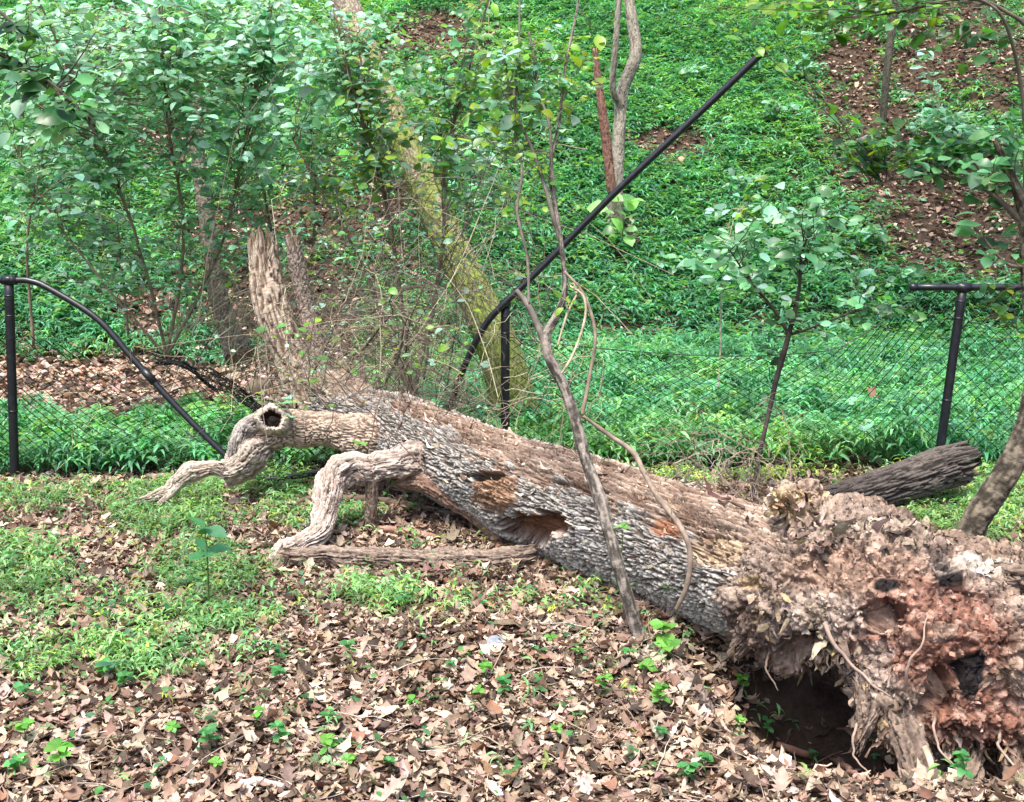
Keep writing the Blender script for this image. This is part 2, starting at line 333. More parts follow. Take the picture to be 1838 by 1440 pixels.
# ---------------- leaf litter
TAN = [(0.41, 0.32, 0.24), (0.285, 0.20, 0.145), (0.16, 0.105, 0.075), (0.065, 0.045, 0.034), (0.53, 0.45, 0.36), (0.20, 0.11, 0.07)]
li = MB()
def litter(V, tms, size, var, tilt, lift, wts):
    n = len(V); V = V.copy(); V[:, 2] += rng.uniform(0, lift, n); which = rng.integers(0, len(tms), n); c = pal(n, TAN, wts, 0.22, 0.05)
    for i, t in enumerate(tms):
        m = which == i; q = m.sum(); inst(li, t, V[m], rhor(q, tilt * 0.6), rdir(q, tilt), size * rng.lognormal(0, var, q).clip(0.4, 2.2), c[m], rng.uniform(0.6, 1.2, q))
def hol(px, py): return sst(1.15, 0.85, np.sqrt(((px - 1500) / 170) ** 2 + ((py - 1290) / 105) ** 2) + 0 * px) + (px > 1640) * (py > 1180) * (py < 1385)
def dim(V, px, py, f): return rng.uniform(0, 1, len(V)) < f
V, px, py = gpts(125000, -3.9, 3.9, 2.7, 6.9); g = greenness(V, px, py); V = V[dim(V, px, py, (1 - 0.45 * sst(0.4, 0.9, g)) * (1 - 0.93 * hol(px, py)))]
k = rng.uniform(0, 1, len(V)) < 0.05
litter(V[k], OAK, 0.070, 0.25, 0.28, 0.03, [5, 4, 2.5, 1.5, 1, .6]); litter(V[~k], DRY, 0.030, 0.50, 0.38, 0.024, [5, 5, 3.5, 2.5, .6, .8])
V, px, py = gpts(150000, -14, 14, 6.9, 26); g = greenness(V, px, py); V = V[dim(V, px, py, 0.07 + 0.93 * (1 - sst(0.2, 0.7, g)))]; V[:, 2] += rng.uniform(0, 0.16, len(V)) * (rng.uniform(0, 1, len(V)) < 0.25)
litter(V, [DRY[0], DRY[1], DRY[3]], 0.085, 0.3, 0.5, 0.03, [4, 5, 4, 3, 1.2, 1.5])
tag(li.build("leaf_litter", M_dry), "curled tan and brown dead leaves covering the forest floor", "leaf litter", kind="stuff")
# fine dead twigs lying in the litter
V, px, py = gpts(3000, -3.9, 3.9, 2.7, 6.8); a = rng.uniform(0, 6.28, len(V)); L_ = rng.uniform(0.04, 0.3, len(V)); V[:, 2] += 0.02
E = V + np.stack([np.cos(a) * L_, np.sin(a) * L_, np.zeros(len(V))], 1); E[:, 2] = hgt(E[:, 0], E[:, 1]) + rng.uniform(0.01, 0.05, len(V))
tv, tf, _ = twigs(V, E, rng.normal(0, 0.01, V.shape), rng.uniform(0.001, 0.003, len(V)), 0.0008, 6, 4, 0.004)
mb = MB(); mb.add(tv, tf, np.repeat(pal(len(V), [(0.3, 0.22, 0.16), (0.16, 0.1, 0.07), (0.42, 0.36, 0.3)]), 24, axis=0))
tag(mb.build("twig_litter", M_twig), "fine dead twigs scattered over the leaf litter", "twigs", kind="stuff")

# ---------------- creek gravel and stones
def stone_mesh(seed, sub=2):
    bm = bmesh.new(); bmesh.ops.create_icosphere(bm, subdivisions=sub, radius=1)
    V = np.array([v.co[:] for v in bm.verts]); F = np.array([[v.index for v in f.verts] for f in bm.faces]); bm.free()
    f1, f2, _ = worley(V * 0.9 + seed * 7.1, seed); V = V * (0.8 + 0.35 * f1 + 0.12 * vnoise(V * 2 + seed, seed))[:, None]; V[:, 2] *= 0.65
    return V, F
st = MB(); T = [stone_mesh(i, 1) for i in range(3)]
V, px, py = gpts(9000, -7, 0.6, 8.0, 12.6); g = greenness(V, px, py); V = V[(g < 0.5)]
n = len(V); which = rng.integers(0, 3, n); cc = pal(n, [(0.40, 0.29, 0.22), (0.28, 0.19, 0.14), (0.48, 0.40, 0.33), (0.36, 0.2, 0.13)], None, 0.2)
for i in range(3):
    m = which == i; q = m.sum(); inst(st, T[i], V[m], rhor(q, 0.2), rdir(q, 0.3), 0.028 * rng.lognormal(0, 0.35, q), cc[m])
tag(st.build("gravel", M_stone, smooth=False), "tan and pink gravel in the dry creek bed", "gravel", kind="stuff")
def rock(px, py, s, label, col, flat=1.0, seed=0):
    V, F = stone_mesh(seed + 3, 4); g = G(px, py); V = V + 0.06 * nrm(V) * fbm(V * 4 + seed, 3, 3)[:, None]
    c = np.array(col) * (1 + 0.35 * fbm(V * 3, 4, seed + 9))[:, None]
    V = V * np.array([s, s * 0.8, s * flat]) ; o = mesh_np("rock", V, F, M_stone, None, c, True); o.location = (g[0], g[1] + s * .3, g[2] + s * 0.25); o.rotation_euler = (0, 0, seed * 1.3)
    return tag(o, label, "rock", "rocks along the creek bed")
rock(465, 712, 0.17, "mossy brown boulder in the creek bed above the hollow knot of the fallen tree", (0.15, 0.12, 0.08), 1.0, 1)
rock(395, 755, 0.12, "greenish dark stone behind the crushed netting just above the leaning rail", (0.12, 0.14, 0.09), 1.0, 2)
rock(372, 762, 0.075, "pale white stone in the creek gravel beside the sloping rail", (0.5, 0.48, 0.42), 0.9, 3)
rock(380, 700, 0.11, "flat tan slab in the creek bed right of the sloping rail", (0.34, 0.26, 0.2), 0.5, 4)
rock(425, 690, 0.12, "tan boulder left of the mossy brown boulder at the creek edge", (0.27, 0.21, 0.15), 0.8, 5)
rock(590, 700, 0.24, "large grey stone block behind the fallen trunk at the foot of the snags", (0.24, 0.21, 0.17), 0.9, 6)
rock(525, 700, 0.17, "rounded grey brown boulder between the splintered snag and the fallen limb", (0.17, 0.14, 0.1), 0.8, 7)
rock(890, 1160, 0.045, "small blue grey stone half buried in the leaf litter mound", (0.2, 0.22, 0.25), 0.6, 8)
rock(985, 655, 0.13, "dark grey rock at the foot of the mossy leaning tree", (0.1, 0.1, 0.1), 0.8, 9)

# ------------------------------------------------------------------ fence
YF = 6.7
fence = empty("chain_link_fence", (-0.05, YF, 0), "black chain link fence crushed down by the fallen tree between its posts", "fence")
def pipe(name, C, r, label=None, k=14, parent=None):
    V, F = tube(C, r, k); o = mesh_np(name, V, F, M_black, parent or fence, None, True)
    if label: o["label"] = label
    return o
def post(px0, py0, px1, py1, label, z1=None):
    a = P(px1, py1, YF); b = P(px0, py0, YF); a = b + (a - b) * 1.06
    po = pipe("post", crv([a, b], 12), 0.0275, label)
    # cap and bands
    d = nrm((b - a)[None])[0]
    cap = pipe("post_cap", np.array([b - d * 0.02, b + d * 0.012, b + d * 0.022, b + d * 0.027]), np.array([0.034, 0.034, 0.026, 0.008]), parent=po)
    for t in (0.07, 0.16, 0.6):
        q = b + (a - b) * t; pipe("tie_band", np.array([q - d * 0.004, q + d * 0.004]), 0.0295, parent=po)
    return b
tL = post(16, 503, 27, 868, "upright post at the left end of the fence")
tM = post(907, 545, 907, 850, "upright post behind the fallen trunk")
tR = post(1728, 517, 1684, 830, "leaning post at the right end of the fence")
tO = np.array([5.6, YF, 1.2]); pipe("post", crv([[5.6, YF, -0.1], [5.6, YF, 1.18]], 6), 0.030); pipe("post", crv([[-6.1, YF, -0.1], [-6.1, YF, 1.22]], 6), 0.030)
def prail(L, r, label, n=70): return pipe("top_rail", crv([P(*q) for q in L], n), r, label)
rl = prail([(-900, 498, 6.7), (-300, 500, 6.7), (0, 503, 6.7), (55, 505, 6.7), (95, 522, 6.69), (175, 573, 6.66), (235, 640, 6.62), (300, 712, 6.58), (350, 764, 6.55), (405, 818, 6.52), (440, 850, 6.5), (490, 860, 6.45), (545, 852, 6.42), (600, 843, 6.42), (660, 842, 6.45)], 0.0195, "bent top rail running down under the fallen limb", 160)
pipe("rail_sleeve", crv([P(233, 637.5, 6.62), P(300, 712, 6.58)], 4)[1:3] * 1.0, 0.025, parent=rl)
r2 = prail([(1368, 95, 6.45), (1290, 170, 6.5), (1218, 238, 6.54), (1100, 350, 6.6), (1000, 452, 6.64), (945, 507, 6.66), (905, 545, 6.66), (875, 578, 6.68), (850, 622, 6.7), (828, 672, 6.72), (810, 725, 6.74), (795, 770, 6.74)], 0.0205, "long loose top rail sprung up to the right above the middle post", 120)
pipe("rail_end", crv([P(1366, 97, 6.45), P(1372, 91, 6.448)], 3), 0.024, parent=r2)
r3 = prail([(1636, 516, 6.7), (1700, 516, 6.7), (1838, 516, 6.7), (2100, 516, 6.7), (2600, 514, 6.7)], 0.0205, "straight level top rail over the right post", 20)
pipe("rail_end", crv([P(1633, 516, 6.7), P(1645, 516, 6.7)], 3), 0.0245, parent=r3)
pipe("rail_loop", crv([P(1716, 516, 6.7), P(1742, 516, 6.7)], 3), 0.0285, parent=r3)
pipe("rail_loop", crv([P(4, 503, 6.7), P(30, 503.5, 6.7)], 3), 0.0285, parent=rl)
def netting(name, S, length, height, label, p=0.040, rw=0.0038):
    mb = MB(); ni = int(length / p); nj = int(height / p)
    allS = []
    jj = np.arange(nj + 1)
    for i in range(ni):
        u = (i + ((jj + i) % 2)) * p; allS.append(S(u, jj * p, i))
    C = np.array(allS); n, m = C.shape[:2]; k = 3
    off = np.where((jj % 2)[None, :, None] == 0, 0.002, -0.002) * np.array([0, 1, 0]); C = C + off
    T_ = nrm(np.gradient(C, axis=1)); a = nrm(np.cross(T_, np.array([0.05, 1, 0.02]))); b = np.cross(T_, a); th = np.linspace(0, 2 * np.pi, k, endpoint=False)
    V = (C[:, :, None] + rw * (np.cos(th)[:, None] * a[:, :, None] + np.sin(th)[:, None] * b[:, :, None])).reshape(-1, 3)
    s = np.arange(n)[:, None, None] * m * k; i = np.arange(m - 1)[None, :, None] * k; j = np.arange(k)[None, None]; jn = (j + 1) % k
    F = np.stack([s + i + j, s + i + jn, s + i + k + jn, s + i + k + j], -1).reshape(-1, 4)
    o = mesh_np(name, V, F, M_wire, fence, None, True); o["label"] = label; return o
x0 = tM[0]
def S_right(u, v, i):
    x = x0 + u; H = 1.18
    top = np.where(x < 2.62, 0.86 - 0.12 * np.sin(np.clip((x - x0) / 2.7, 0, 1) * np.pi) + 0.3 * sst(1.9, 2.62, x), 1.17)
    z = 0.02 + v / H * top; y = YF + 0.02 + np.where(x < 2.62, 0.10 * np.sin(v / H * 3) * np.sin(np.clip((x - x0) / 2.7, 0, 1) * np.pi), 0) + 0.02 * np.sin(x * 5 + v * 3)
    return np.stack([x, y, z], 1)
netting("netting", S_right, 5.6, 1.18, "sagging netting right of the middle post", rw=0.0030)
def S_left(u, v, i):
    x = tL[0] + u; H = 1.18; t = np.clip(u / 2.3, 0, 1)
    top = np.interp(t, [0, .15, .36, .6, 1], [.88, .76, .68, .38, .12])
    f = v / H; z = 0.02 + np.maximum(top, 0.06) * f ** (1 + 0.5 * t); y = YF + 0.02 + (0.1 + 0.3 * sst(0, 0.5, t)) * f + 0.03 * np.sin(x * 7 + v * 9)
    x = x + 0.25 * f * t + 0.02 * np.sin(v * 21 + x * 3) * t
    return np.stack([x, y, z], 1)
netting("netting", S_left, 2.9, 1.18, "crumpled netting folded back over the creek bank")
def S_fold(u, v, i):
    t = np.clip(u / 1.5, 0, 1); x = tL[0] + 0.62 + u * 0.8; tt = (x - tL[0]) / 2.3; top = np.interp(tt, [0, .15, .36, .6, 1], [.88, .76, .69, .40, .14]); f = v / 0.8
    z = top - (0.04 + 0.20 * t) * f + 0.02 * np.sin(i * 0.7 + f * 9); return np.stack([x + 0.22 * f + 0.02 * np.sin(f * 15 + i), YF + 0.38 + 0.12 * np.sin(f * 7 + i * 0.3), z], 1)
netting("netting", S_fold, 1.9, 0.8, "dark crumpled fold of netting behind the bent rail")
def S_off(u, v, i): return np.stack([-6.1 + u, YF + 0.02 + 0 * u, 0.02 + v], 1)
netting("netting", S_off, 3.1, 1.15, "netting left of the left post")
def S_u(u, v, i):
    f = v / 0.4; x = -1.55 + u; return np.stack([x, 6.5 + 0.25 * f, 0.02 + 0.24 * f + 0.02 * np.sin(x * 9)], 1)
netting("netting", S_u, 1.2, 0.42, "flattened netting under the raised limb")
# tension wire along sagging top of the netting
pipe("tension_wire", np.array([S_right(np.array([u]), np.array([1.18]), 0)[0] for u in np.linspace(0, 5.5, 60)]), 0.003)

# ------------------------------------------------------------------ limbs with bark
def limb(name, pts, ns, nt, parent, fn, mat=M_bark, ref=(0, 0, 1), hollow=(0.0, 0.0), world=False, lump=0.08, jag=0.03, label=None, seed=0, wob=0.0, lf=3.0):
    rows = np.array([list(q[:3] if world else P(*q[:3])) + [q[3]] for q in pts]); K = crv(rows, ns); C = K[:, :3]; R = K[:, 3]
    if wob: C = C + wob * np.stack([fbm(C * 7 + 11 * k, 2, 300 + k) for k in range(3)], 1)
    T_, N, B = frames(C, ref); th = np.linspace(0, 2 * np.pi, nt, endpoint=False)
    s = np.concatenate([[0], np.cumsum(np.linalg.norm(np.diff(C, axis=0), axis=1))])
    D = np.cos(th)[None, :, None] * N[:, None] + np.sin(th)[None, :, None] * B[:, None]
    base = (C[:, None] + R[:, None, None] * D).reshape(-1, 3); Df = D.reshape(-1, 3)
    S = np.repeat(s, nt); TH = np.tile(th, ns); RR = np.repeat(R, nt)
    rr = RR * (1 + lump * fbm(base * lf + seed, 3, 11 + seed))
    base = (C[:, None]).repeat(nt, 1).reshape(-1, 3) + rr[:, None] * Df
    disp, col = fn(base, S, TH, RR, Df, s[-1])
    V = base + disp[:, None] * Df
    # ragged ends
    for e, edge in ((0, S < jag * 2), (1, S > s[-1] - jag * 2)):
        if hollow[e] is None: continue
        j = jag * fbm(np.stack([np.cos(TH) * 5, np.sin(TH) * 5, S * 0 + e * 9 + seed], 1), 3, 4)
        w = np.where(e == 0, 1 - sst(0, jag * 2, S), sst(s[-1] - jag * 2, s[-1], S)); V = V + (w * j * 2)[:, None] * np.repeat(T_, nt, axis=0)
    i = np.arange(ns - 1)[:, None] * nt; j = np.arange(nt)[None]; jn = (j + 1) % nt
    F = [np.stack([i + j, i + jn, i + nt + jn, i + nt + j], -1).reshape(-1, 4)]
    Vs, Cs = [V], [col]; nv = len(V)
    for e in (0, 1):
        if hollow[e] is None: continue
        ring = np.arange(nt) if e == 0 else np.arange(nt) + (ns - 1) * nt; c = C[0] if e == 0 else C[-1]; tt = -T_[0] if e == 0 else T_[-1]
        prev = ring
        for q, f in enumerate((0.82, 0.66, 0.45, 0.2, 0.02)):
            W = c + (V[ring] - c) * f; dep = hollow[e] * (sst(0.85, 0.5, f) if False else np.clip((0.82 - f) / 0.3, 0, 1))
            W = c + (V[ring] - c - np.outer((V[ring] - c) @ tt, tt) * (1 - f)) * f - tt * dep
            W = W + 0.012 * tt * fbm(W * 40, 2, 8)[:, None]
            Vs.append(W); dk = np.array([0.33, 0.24, 0.16]) * (1 + 0.5 * fbm(W * 50, 3, 6))[:, None]; Cs.append(dk if hollow[e] < 0.03 or q < 1 else dk * 0.35)
            cur = np.arange(nt) + nv; nv += nt; rl_ = np.roll(np.arange(nt), -1)
            F.append(np.stack([prev, cur, cur[rl_], prev[rl_]], 1) if e == 1 else np.stack([prev, prev[rl_], cur[rl_], cur], 1)); prev = cur
    o = mesh_np(name, np.concatenate(Vs), np.concatenate(F), mat, parent, np.concatenate(Cs))
    if label: o["label"] = label
    return o
BARK_HI = np.array([0.40, 0.375, 0.34]); BARK_LO = np.array([0.075, 0.06, 0.05])
def furrow(S, TH, R, ls, la, seed=0, warp=0.5):
    q = np.stack([S / ls, R * np.cos(TH) / la, R * np.sin(TH) / la], 1)
    q = q + warp * np.stack([fbm(q * 0.7, 2, 60 + seed), fbm(q * 0.7 + 9, 2, 61 + seed), fbm(q * 0.7 + 19, 2, 62 + seed)], 1)
    f1, f2, idv = worley(q, seed); return sst(0.04, 0.22, f2 - f1), idv
def fn_bark(ls=0.07, la=0.022, dep=0.012, hi=BARK_HI, lo=BARK_LO, moss=None, seed=0):
    def f(base, S, TH, R, D, L):
        h, idv = furrow(S, TH, R, ls, la, seed); fine = fbm(base * 90, 3, 2)
        c = lo + (hi - lo) * (h * (0.75 + 0.35 * idv))[:, None]; c = c * (1 + 0.25 * fine)[:, None] * (1 + 0.25 * fbm(base * 3, 2, 5))[:, None]
        if moss is not None: c = moss(base, S, TH, D, c, h)
        return dep * (h - 0.5 + 0.3 * fine), c
    return f
def fn_smooth(hi, lo, dep=0.008, streak=1.0, seed=0):
    def f(base, S, TH, R, D, L):
        hi_ = np.array(hi) * 0.88
        q = np.stack([S * 7, np.cos(TH) * 3.4 * streak, np.sin(TH) * 3.4 * streak], 1); q[:, 1:] += 0.5 * np.sin(S * 9)[:, None]
        a = 0.75 * fbm(q + seed, 4, 3, 0.65) + 0.28 * fbm(base * 30 + seed, 4, 33, 0.7); b = 1 - 2 * np.abs(fbm(q * 1.7 + 5 + seed, 3, 8)); fine = fbm(base * 70, 3, 2); t = sst(-0.35, 0.5, a + 0.25 * b + 0.15 * fine)
        c = np.array(lo) + (hi_ - np.array(lo)) * t[:, None]; crack = sst(0.82, 0.97, b); c = c * (1 - 0.7 * crack)[:, None]
        return dep * (a * 1.2 - crack * 0.8 + 0.3 * fine), c
    return f

# ------------------------------------------------------------------ the fallen tree
tree = empty("fallen_tree", tuple(G(1300, 1130)), "large fallen dead tree with furrowed grey bark lying across the crushed fence", "fallen tree")
ROT = np.array([0.33, 0.245, 0.19]); ROT2 = np.array([0.13, 0.08, 0.058]); CREAM = np.array([0.56, 0.46, 0.37])
def fn_trunk(base, S, TH, R, D, L):
    px, py = proj(base); up = np.cos(TH)
    h, idv = furrow(S, TH, R, 0.105, 0.0155, 3, 1.3); h2 = furrow(S, TH, R, 0.035, 0.02, 13, 0.8)[0]; h = h * (0.55 + 0.45 * h2); fine = fbm(base * 80, 3, 2)
    thr = np.interp(S / L, [0, 0.15, 0.4, 0.6, 0.75, 0.88, 1.0], [0.15, 0.52, 0.62, 0.72, 0.80, 0.95, 0.5])
    n = 0.8 * fbm(base * 6, 4, 40, 0.7) + 0.6 * fbm(np.stack([S * 10, R * np.cos(TH) * 45, R * np.sin(TH) * 45], 1), 3, 41)
    vis = D[:, 1] < 0.3
    bm_ = 1 - sst(-0.03, 0.05, up + 0.42 * n - thr)
    def spot(x, y, rx, ry, w=0.35): return np.where(vis, 1 - sst(0.8, 1.1, np.sqrt(((px - x) / rx) ** 2 + ((py - y) / ry) ** 2) + w * n), 0)
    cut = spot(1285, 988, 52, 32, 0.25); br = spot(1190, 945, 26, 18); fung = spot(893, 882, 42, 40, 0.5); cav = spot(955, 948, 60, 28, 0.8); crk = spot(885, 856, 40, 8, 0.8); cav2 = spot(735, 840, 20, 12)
    strip = np.where(vis, sst(0, 20, py - (862 + (px - 720) * 0.55)) * (px < 905), 0)
    bm_ = bm_ * (1 - np.maximum.reduce([cut, br, fung, cav, strip]))
    q = np.stack([S * 5, R * np.cos(TH) * 70, R * np.sin(TH) * 70], 1); q[:, 1:] += 1.2 * fbm(base * 5, 2, 9)[:, None]
    fib = fbm(q, 4, 71, 0.6); big = fbm(base * np.array([9, 9, 9]), 4, 72, 0.6); led, lid = furrow(S, TH, R, 0.20, 0.022, 9, 1.2); q2 = np.stack([S * 9, R * np.cos(TH) * 170, R * np.sin(TH) * 170], 1); q2[:, 1:] += 1.5 * fbm(base * 9, 2, 19)[:, None]; fib = 0.6 * fib + 0.6 * fbm(q2, 3, 75, 0.7); big = 0.45 * big + 0.75 * fbm(np.stack([S * 5, R * np.cos(TH) * 26, R * np.sin(TH) * 26], 1), 3, 77); crk2 = sst(0.80, 0.95, 1 - np.abs(fbm(np.stack([S * 3.2, R * np.cos(TH) * 30, R * np.sin(TH) * 30], 1) + 0.4 * fine[:, None], 3, 79)) * 2)
    wood = ROT2 + (ROT - ROT2) * sst(-0.4, 0.4, fib + 0.6 * big)[:, None]; wood = wood + (CREAM - wood) * (sst(0.2, 0.55, big + 0.5 * fib + 0.35 * (lid - 0.5)) * 0.65)[:, None]
    wood = wood * (0.65 + 0.4 * led)[:, None] * (1 - 0.6 * crk2)[:, None]
    bark = BARK_LO + (BARK_HI - BARK_LO) * (h * (0.75 + 0.4 * idv))[:, None]; bark = bark * (1 + 0.25 * fine)[:, None] * (1 + 0.2 * fbm(base * 2.5, 2, 5))[:, None]
    c = wood * (1 - bm_)[:, None] + bark * bm_[:, None]
    def mixc(c, m, col): return c * (1 - m)[:, None] + np.array(col)[None] * (1 + 0.5 * big + 0.25 * fine)[:, None] * m[:, None]
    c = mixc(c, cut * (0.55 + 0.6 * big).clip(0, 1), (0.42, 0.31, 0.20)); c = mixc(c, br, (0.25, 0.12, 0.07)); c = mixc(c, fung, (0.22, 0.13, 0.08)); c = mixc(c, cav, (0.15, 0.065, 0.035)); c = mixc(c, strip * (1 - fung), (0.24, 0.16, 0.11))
    d = bm_ * (0.008 + 0.018 * (h - 0.6) + 0.004 * fine) + (1 - bm_) * (-0.014 + 0.013 * fib + 0.022 * big + 0.012 * (led - 0.6) - 0.014 * crk2 + 0.003 * fine)
    d += -0.015 * cut - 0.02 * br + fung * (0.035 + 0.035 * big) - 0.08 * cav - 0.06 * crk - 0.04 * cav2 - 0.03 * strip
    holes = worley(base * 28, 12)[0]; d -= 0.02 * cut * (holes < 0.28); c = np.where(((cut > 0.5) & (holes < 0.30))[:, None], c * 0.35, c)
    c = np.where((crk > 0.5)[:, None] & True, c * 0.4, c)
    return d, c
limb("trunk", [(1500, 1075, 3.82, 0.16), (1440, 1056, 3.98, 0.24), (1370, 1032, 4.14, 0.262), (1300, 1008, 4.32, 0.262), (1180, 965, 4.66, 0.262), (1060, 922, 5.0, 0.268), (950, 880, 5.35, 0.25), (850, 838, 5.7, 0.235),
               (770, 800, 6.0, 0.225), (700, 770, 6.28, 0.20), (640, 752, 6.5, 0.17), (585, 742, 6.75, 0.12)], 1000, 440, tree, fn_trunk, lump=0.07, jag=0.03)
tk = [o for o in bpy.data.objects if o.name == "trunk"][-1]
nv_t = len(tk.data.vertices); TV = np.empty(nv_t * 3, np.float32); tk.data.vertices.foreach_get("co", TV); TV = TV.reshape(-1, 3).astype(float) + 0
TV = TV  # child of the tree empty, inverse parent keeps these world coordinates
TN = np.empty(nv_t * 3, np.float32); tk.data.vertices.foreach_get("normal", TN); TN = TN.reshape(-1, 3).astype(float)
cand = np.where(TN[:, 2] > 0.35)[0]; tax = nrm(np.array([[1.78, -2.25, -0.25]]))[0]; fl_ = MB()
for (n, sz, col_, wsr, ali) in ((2600, 0.014, [(0.24, 0.16, 0.11), (0.36, 0.27, 0.2), (0.12, 0.075, 0.055), (0.45, 0.37, 0.29)], (0.4, 1.2), 0.8), (520, 0.05, [(0.48, 0.39, 0.3), (0.26, 0.18, 0.13), (0.13, 0.08, 0.06), (0.55, 0.46, 0.36)], (0.12, 0.35), 4.0)):
    pk = rng.choice(cand, n); w = rng.integers(0, 3, n)
    for i in range(3):
        m = w == i; q = m.sum(); inst(fl_, CHIP[i], TV[pk][m] + 0.003 * TN[pk][m], rng.normal(0, 1, (q, 3)) * [1, 1, .5] + ali * tax * rng.choice([-1, 1], (q, 1)), TN[pk][m] + rng.normal(0, 0.3, (q, 3)), sz * rng.lognormal(0, 0.45, q).clip(0.4, 2.5), pal(q, col_, None, 0.25), rng.uniform(*wsr, q))
o = fl_.build("wood_flakes", M_wood, tk); o["kind"] = "stuff"
# limb running left behind, with the ring shaped knot
GREY = ((0.50, 0.44, 0.37), (0.13, 0.09, 0.07)); PINK = ((0.47, 0.33, 0.26), (0.14, 0.08, 0.06))
_kp = P(487, 752, 6.08)
def fn_back(base, S, TH, R, D, L):
    d_, c_ = fn_bark(0.05, 0.014, 0.010, np.array([0.46, 0.36, 0.28]), np.array([0.12, 0.08, 0.06]), seed=5)(base, S, TH, R, D, L)
    g_ = np.exp(-(np.linalg.norm(base - _kp, axis=1) / 0.075) ** 4); return d_ - 0.085 * g_, c_ * (1 - 0.75 * g_)[:, None]
bl = limb("branch", [(760, 800, 6.05, 0.13), (690, 785, 6.1, 0.125), (630, 778, 6.15, 0.11), (570, 772, 6.2, 0.10), (520, 775, 6.2, 0.095), (480, 778, 6.2, 0.095), (448, 792, 6.18, 0.088), (436, 822, 6.15, 0.082), (433, 850, 6.12, 0.05)],
     320, 150, tree, fn_back, lump=0.35, lf=7, wob=0.03, jag=0.02, label="thick back limb bending down at a ring shaped knot")
limb("swollen_joint", [(480, 800, 6.14, 0.05), (455, 812, 6.1, 0.10), (432, 832, 6.06, 0.105), (415, 845, 6.04, 0.085), (402, 848, 6.03, 0.072)], 90, 120, bl, fn_smooth((0.52, 0.45, 0.37), (0.14, 0.10, 0.08), 0.02, 1.2, 4), lump=0.5, lf=9, jag=0.02, hollow=(0, 0.06))
limb("bark_flap", [(470, 755, 6.15, 0.05), (440, 770, 6.12, 0.055), (425, 795, 6.08, 0.045), (418, 822, 6.05, 0.03)], 70, 60, bl, fn_smooth((0.42, 0.38, 0.34), (0.06, 0.05, 0.045), 0.012, 1.0, 9), lump=0.3)
# the knot: a raised collar round a dark hole
kc = P(487, 752, 6.05); kd = nrm(np.array([[0.12, -0.93, 0.28]]))[0]; ku = nrm(np.cross(kd, [1.0, 0, 0.1])[None])[0]; kr = np.cross(kd, ku)
nu, nv_ = 90, 26; U_, W_ = np.meshgrid(np.linspace(0, 2 * np.pi, nu, endpoint=False), np.linspace(0, 1, nv_)); uu, ww = U_.ravel(), W_.ravel()
# profile: outer base -> rim -> inside deep
rad = np.interp(ww, [0, 0.2, 0.4, 0.52, 0.62, 0.75, 1.0], [0.128, 0.108, 0.092, 0.077, 0.060, 0.055, 0.03]); dep = np.interp(ww, [0, 0.2, 0.4, 0.52, 0.62, 0.75, 1.0], [-0.13, -0.05, -0.005, 0.010, 0.0, -0.03, -0.16])
rad = 0.84 * rad * (1 + 0.10 * np.sin(uu * 2 + 1) + 0.06 * np.sin(uu * 5)); dep = dep * 1.0 + 0.008 * np.sin(uu * 3 + 2) * (ww < 0.6) ; KV = kc + rad[:, None] * (np.cos(uu)[:, None] * kr + np.sin(uu)[:, None] * ku) + dep[:, None] * kd
nn = fbm(np.stack([np.cos(uu) * 9, np.sin(uu) * 9, ww * 4], 1), 4, 5); KV += 0.020 * nn[:, None] * nrm(KV - kc)
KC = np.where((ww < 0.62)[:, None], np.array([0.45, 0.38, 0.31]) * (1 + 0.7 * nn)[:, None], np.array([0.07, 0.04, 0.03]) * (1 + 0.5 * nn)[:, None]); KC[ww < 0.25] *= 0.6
i = np.arange(nv_ - 1)[:, None] * nu; j = np.arange(nu)[None]; jn = (j + 1) % nu
mesh_np("knot", KV, np.stack([i + j, i + jn, i + nu + jn, i + nu + j], -1).reshape(-1, 4), M_bark, bl, KC)["label"] = "hollow ring shaped knot"
limb("broken_branch", [(410, 846, 6.03, 0.035), (385, 838, 6.02, 0.046), (345, 846, 6.0, 0.05), (322, 862, 5.98, 0.045), (300, 882, 5.95, 0.036), (275, 893, 5.93, 0.03), (258, 897, 5.9, 0.012)], 160, 80, bl, fn_smooth((0.60, 0.52, 0.43), (0.20, 0.14, 0.10), 0.010, 1.4, 2), lump=0.5, lf=9, wob=0.03, jag=0.07, label="pale broken end reaching left to the ground")
limb("splinter", [(330, 862, 5.96, 0.02), (305, 888, 5.92, 0.02), (282, 906, 5.88, 0.010)], 60, 30, bl, fn_smooth((0.55, 0.48, 0.4), (0.2, 0.14, 0.1), 0.004, 2.0, 6), lump=0.2, jag=0.03)
# front limb that bends down like an elbow
fl = limb("branch", [(850, 862, 5.92, 0.0528), (800, 845, 5.80, 0.0880), (755, 832, 5.70, 0.1012), (710, 832, 5.62, 0.0810), (665, 838, 5.58, 0.0722), (615, 846, 5.52, 0.0704), (588, 868, 5.47, 0.0686), (582, 905, 5.38, 0.0581), (578, 938, 5.28, 0.0510), (560, 962, 5.2, 0.0484), (528, 982, 5.12, 0.0466), (502, 1002, 5.04, 0.0396), (482, 1030, 4.96, 0.0194)],
     420, 130, tree, fn_smooth(*[(0.58, 0.49, 0.42), (0.17, 0.115, 0.09)], 0.016, 1.1, 1), lump=0.55, lf=9, wob=0.03, jag=0.04, label="pale front limb bent down to the ground like an elbow")
limb("splinter", [(512, 990, 5.02, 0.03), (498, 1018, 4.95, 0.026), (478, 1040, 4.88, 0.012)], 60, 30, fl, fn_smooth((0.4, 0.3, 0.24), (0.12, 0.08, 0.05), 0.006, 2, 7), lump=0.3, jag=0.03)
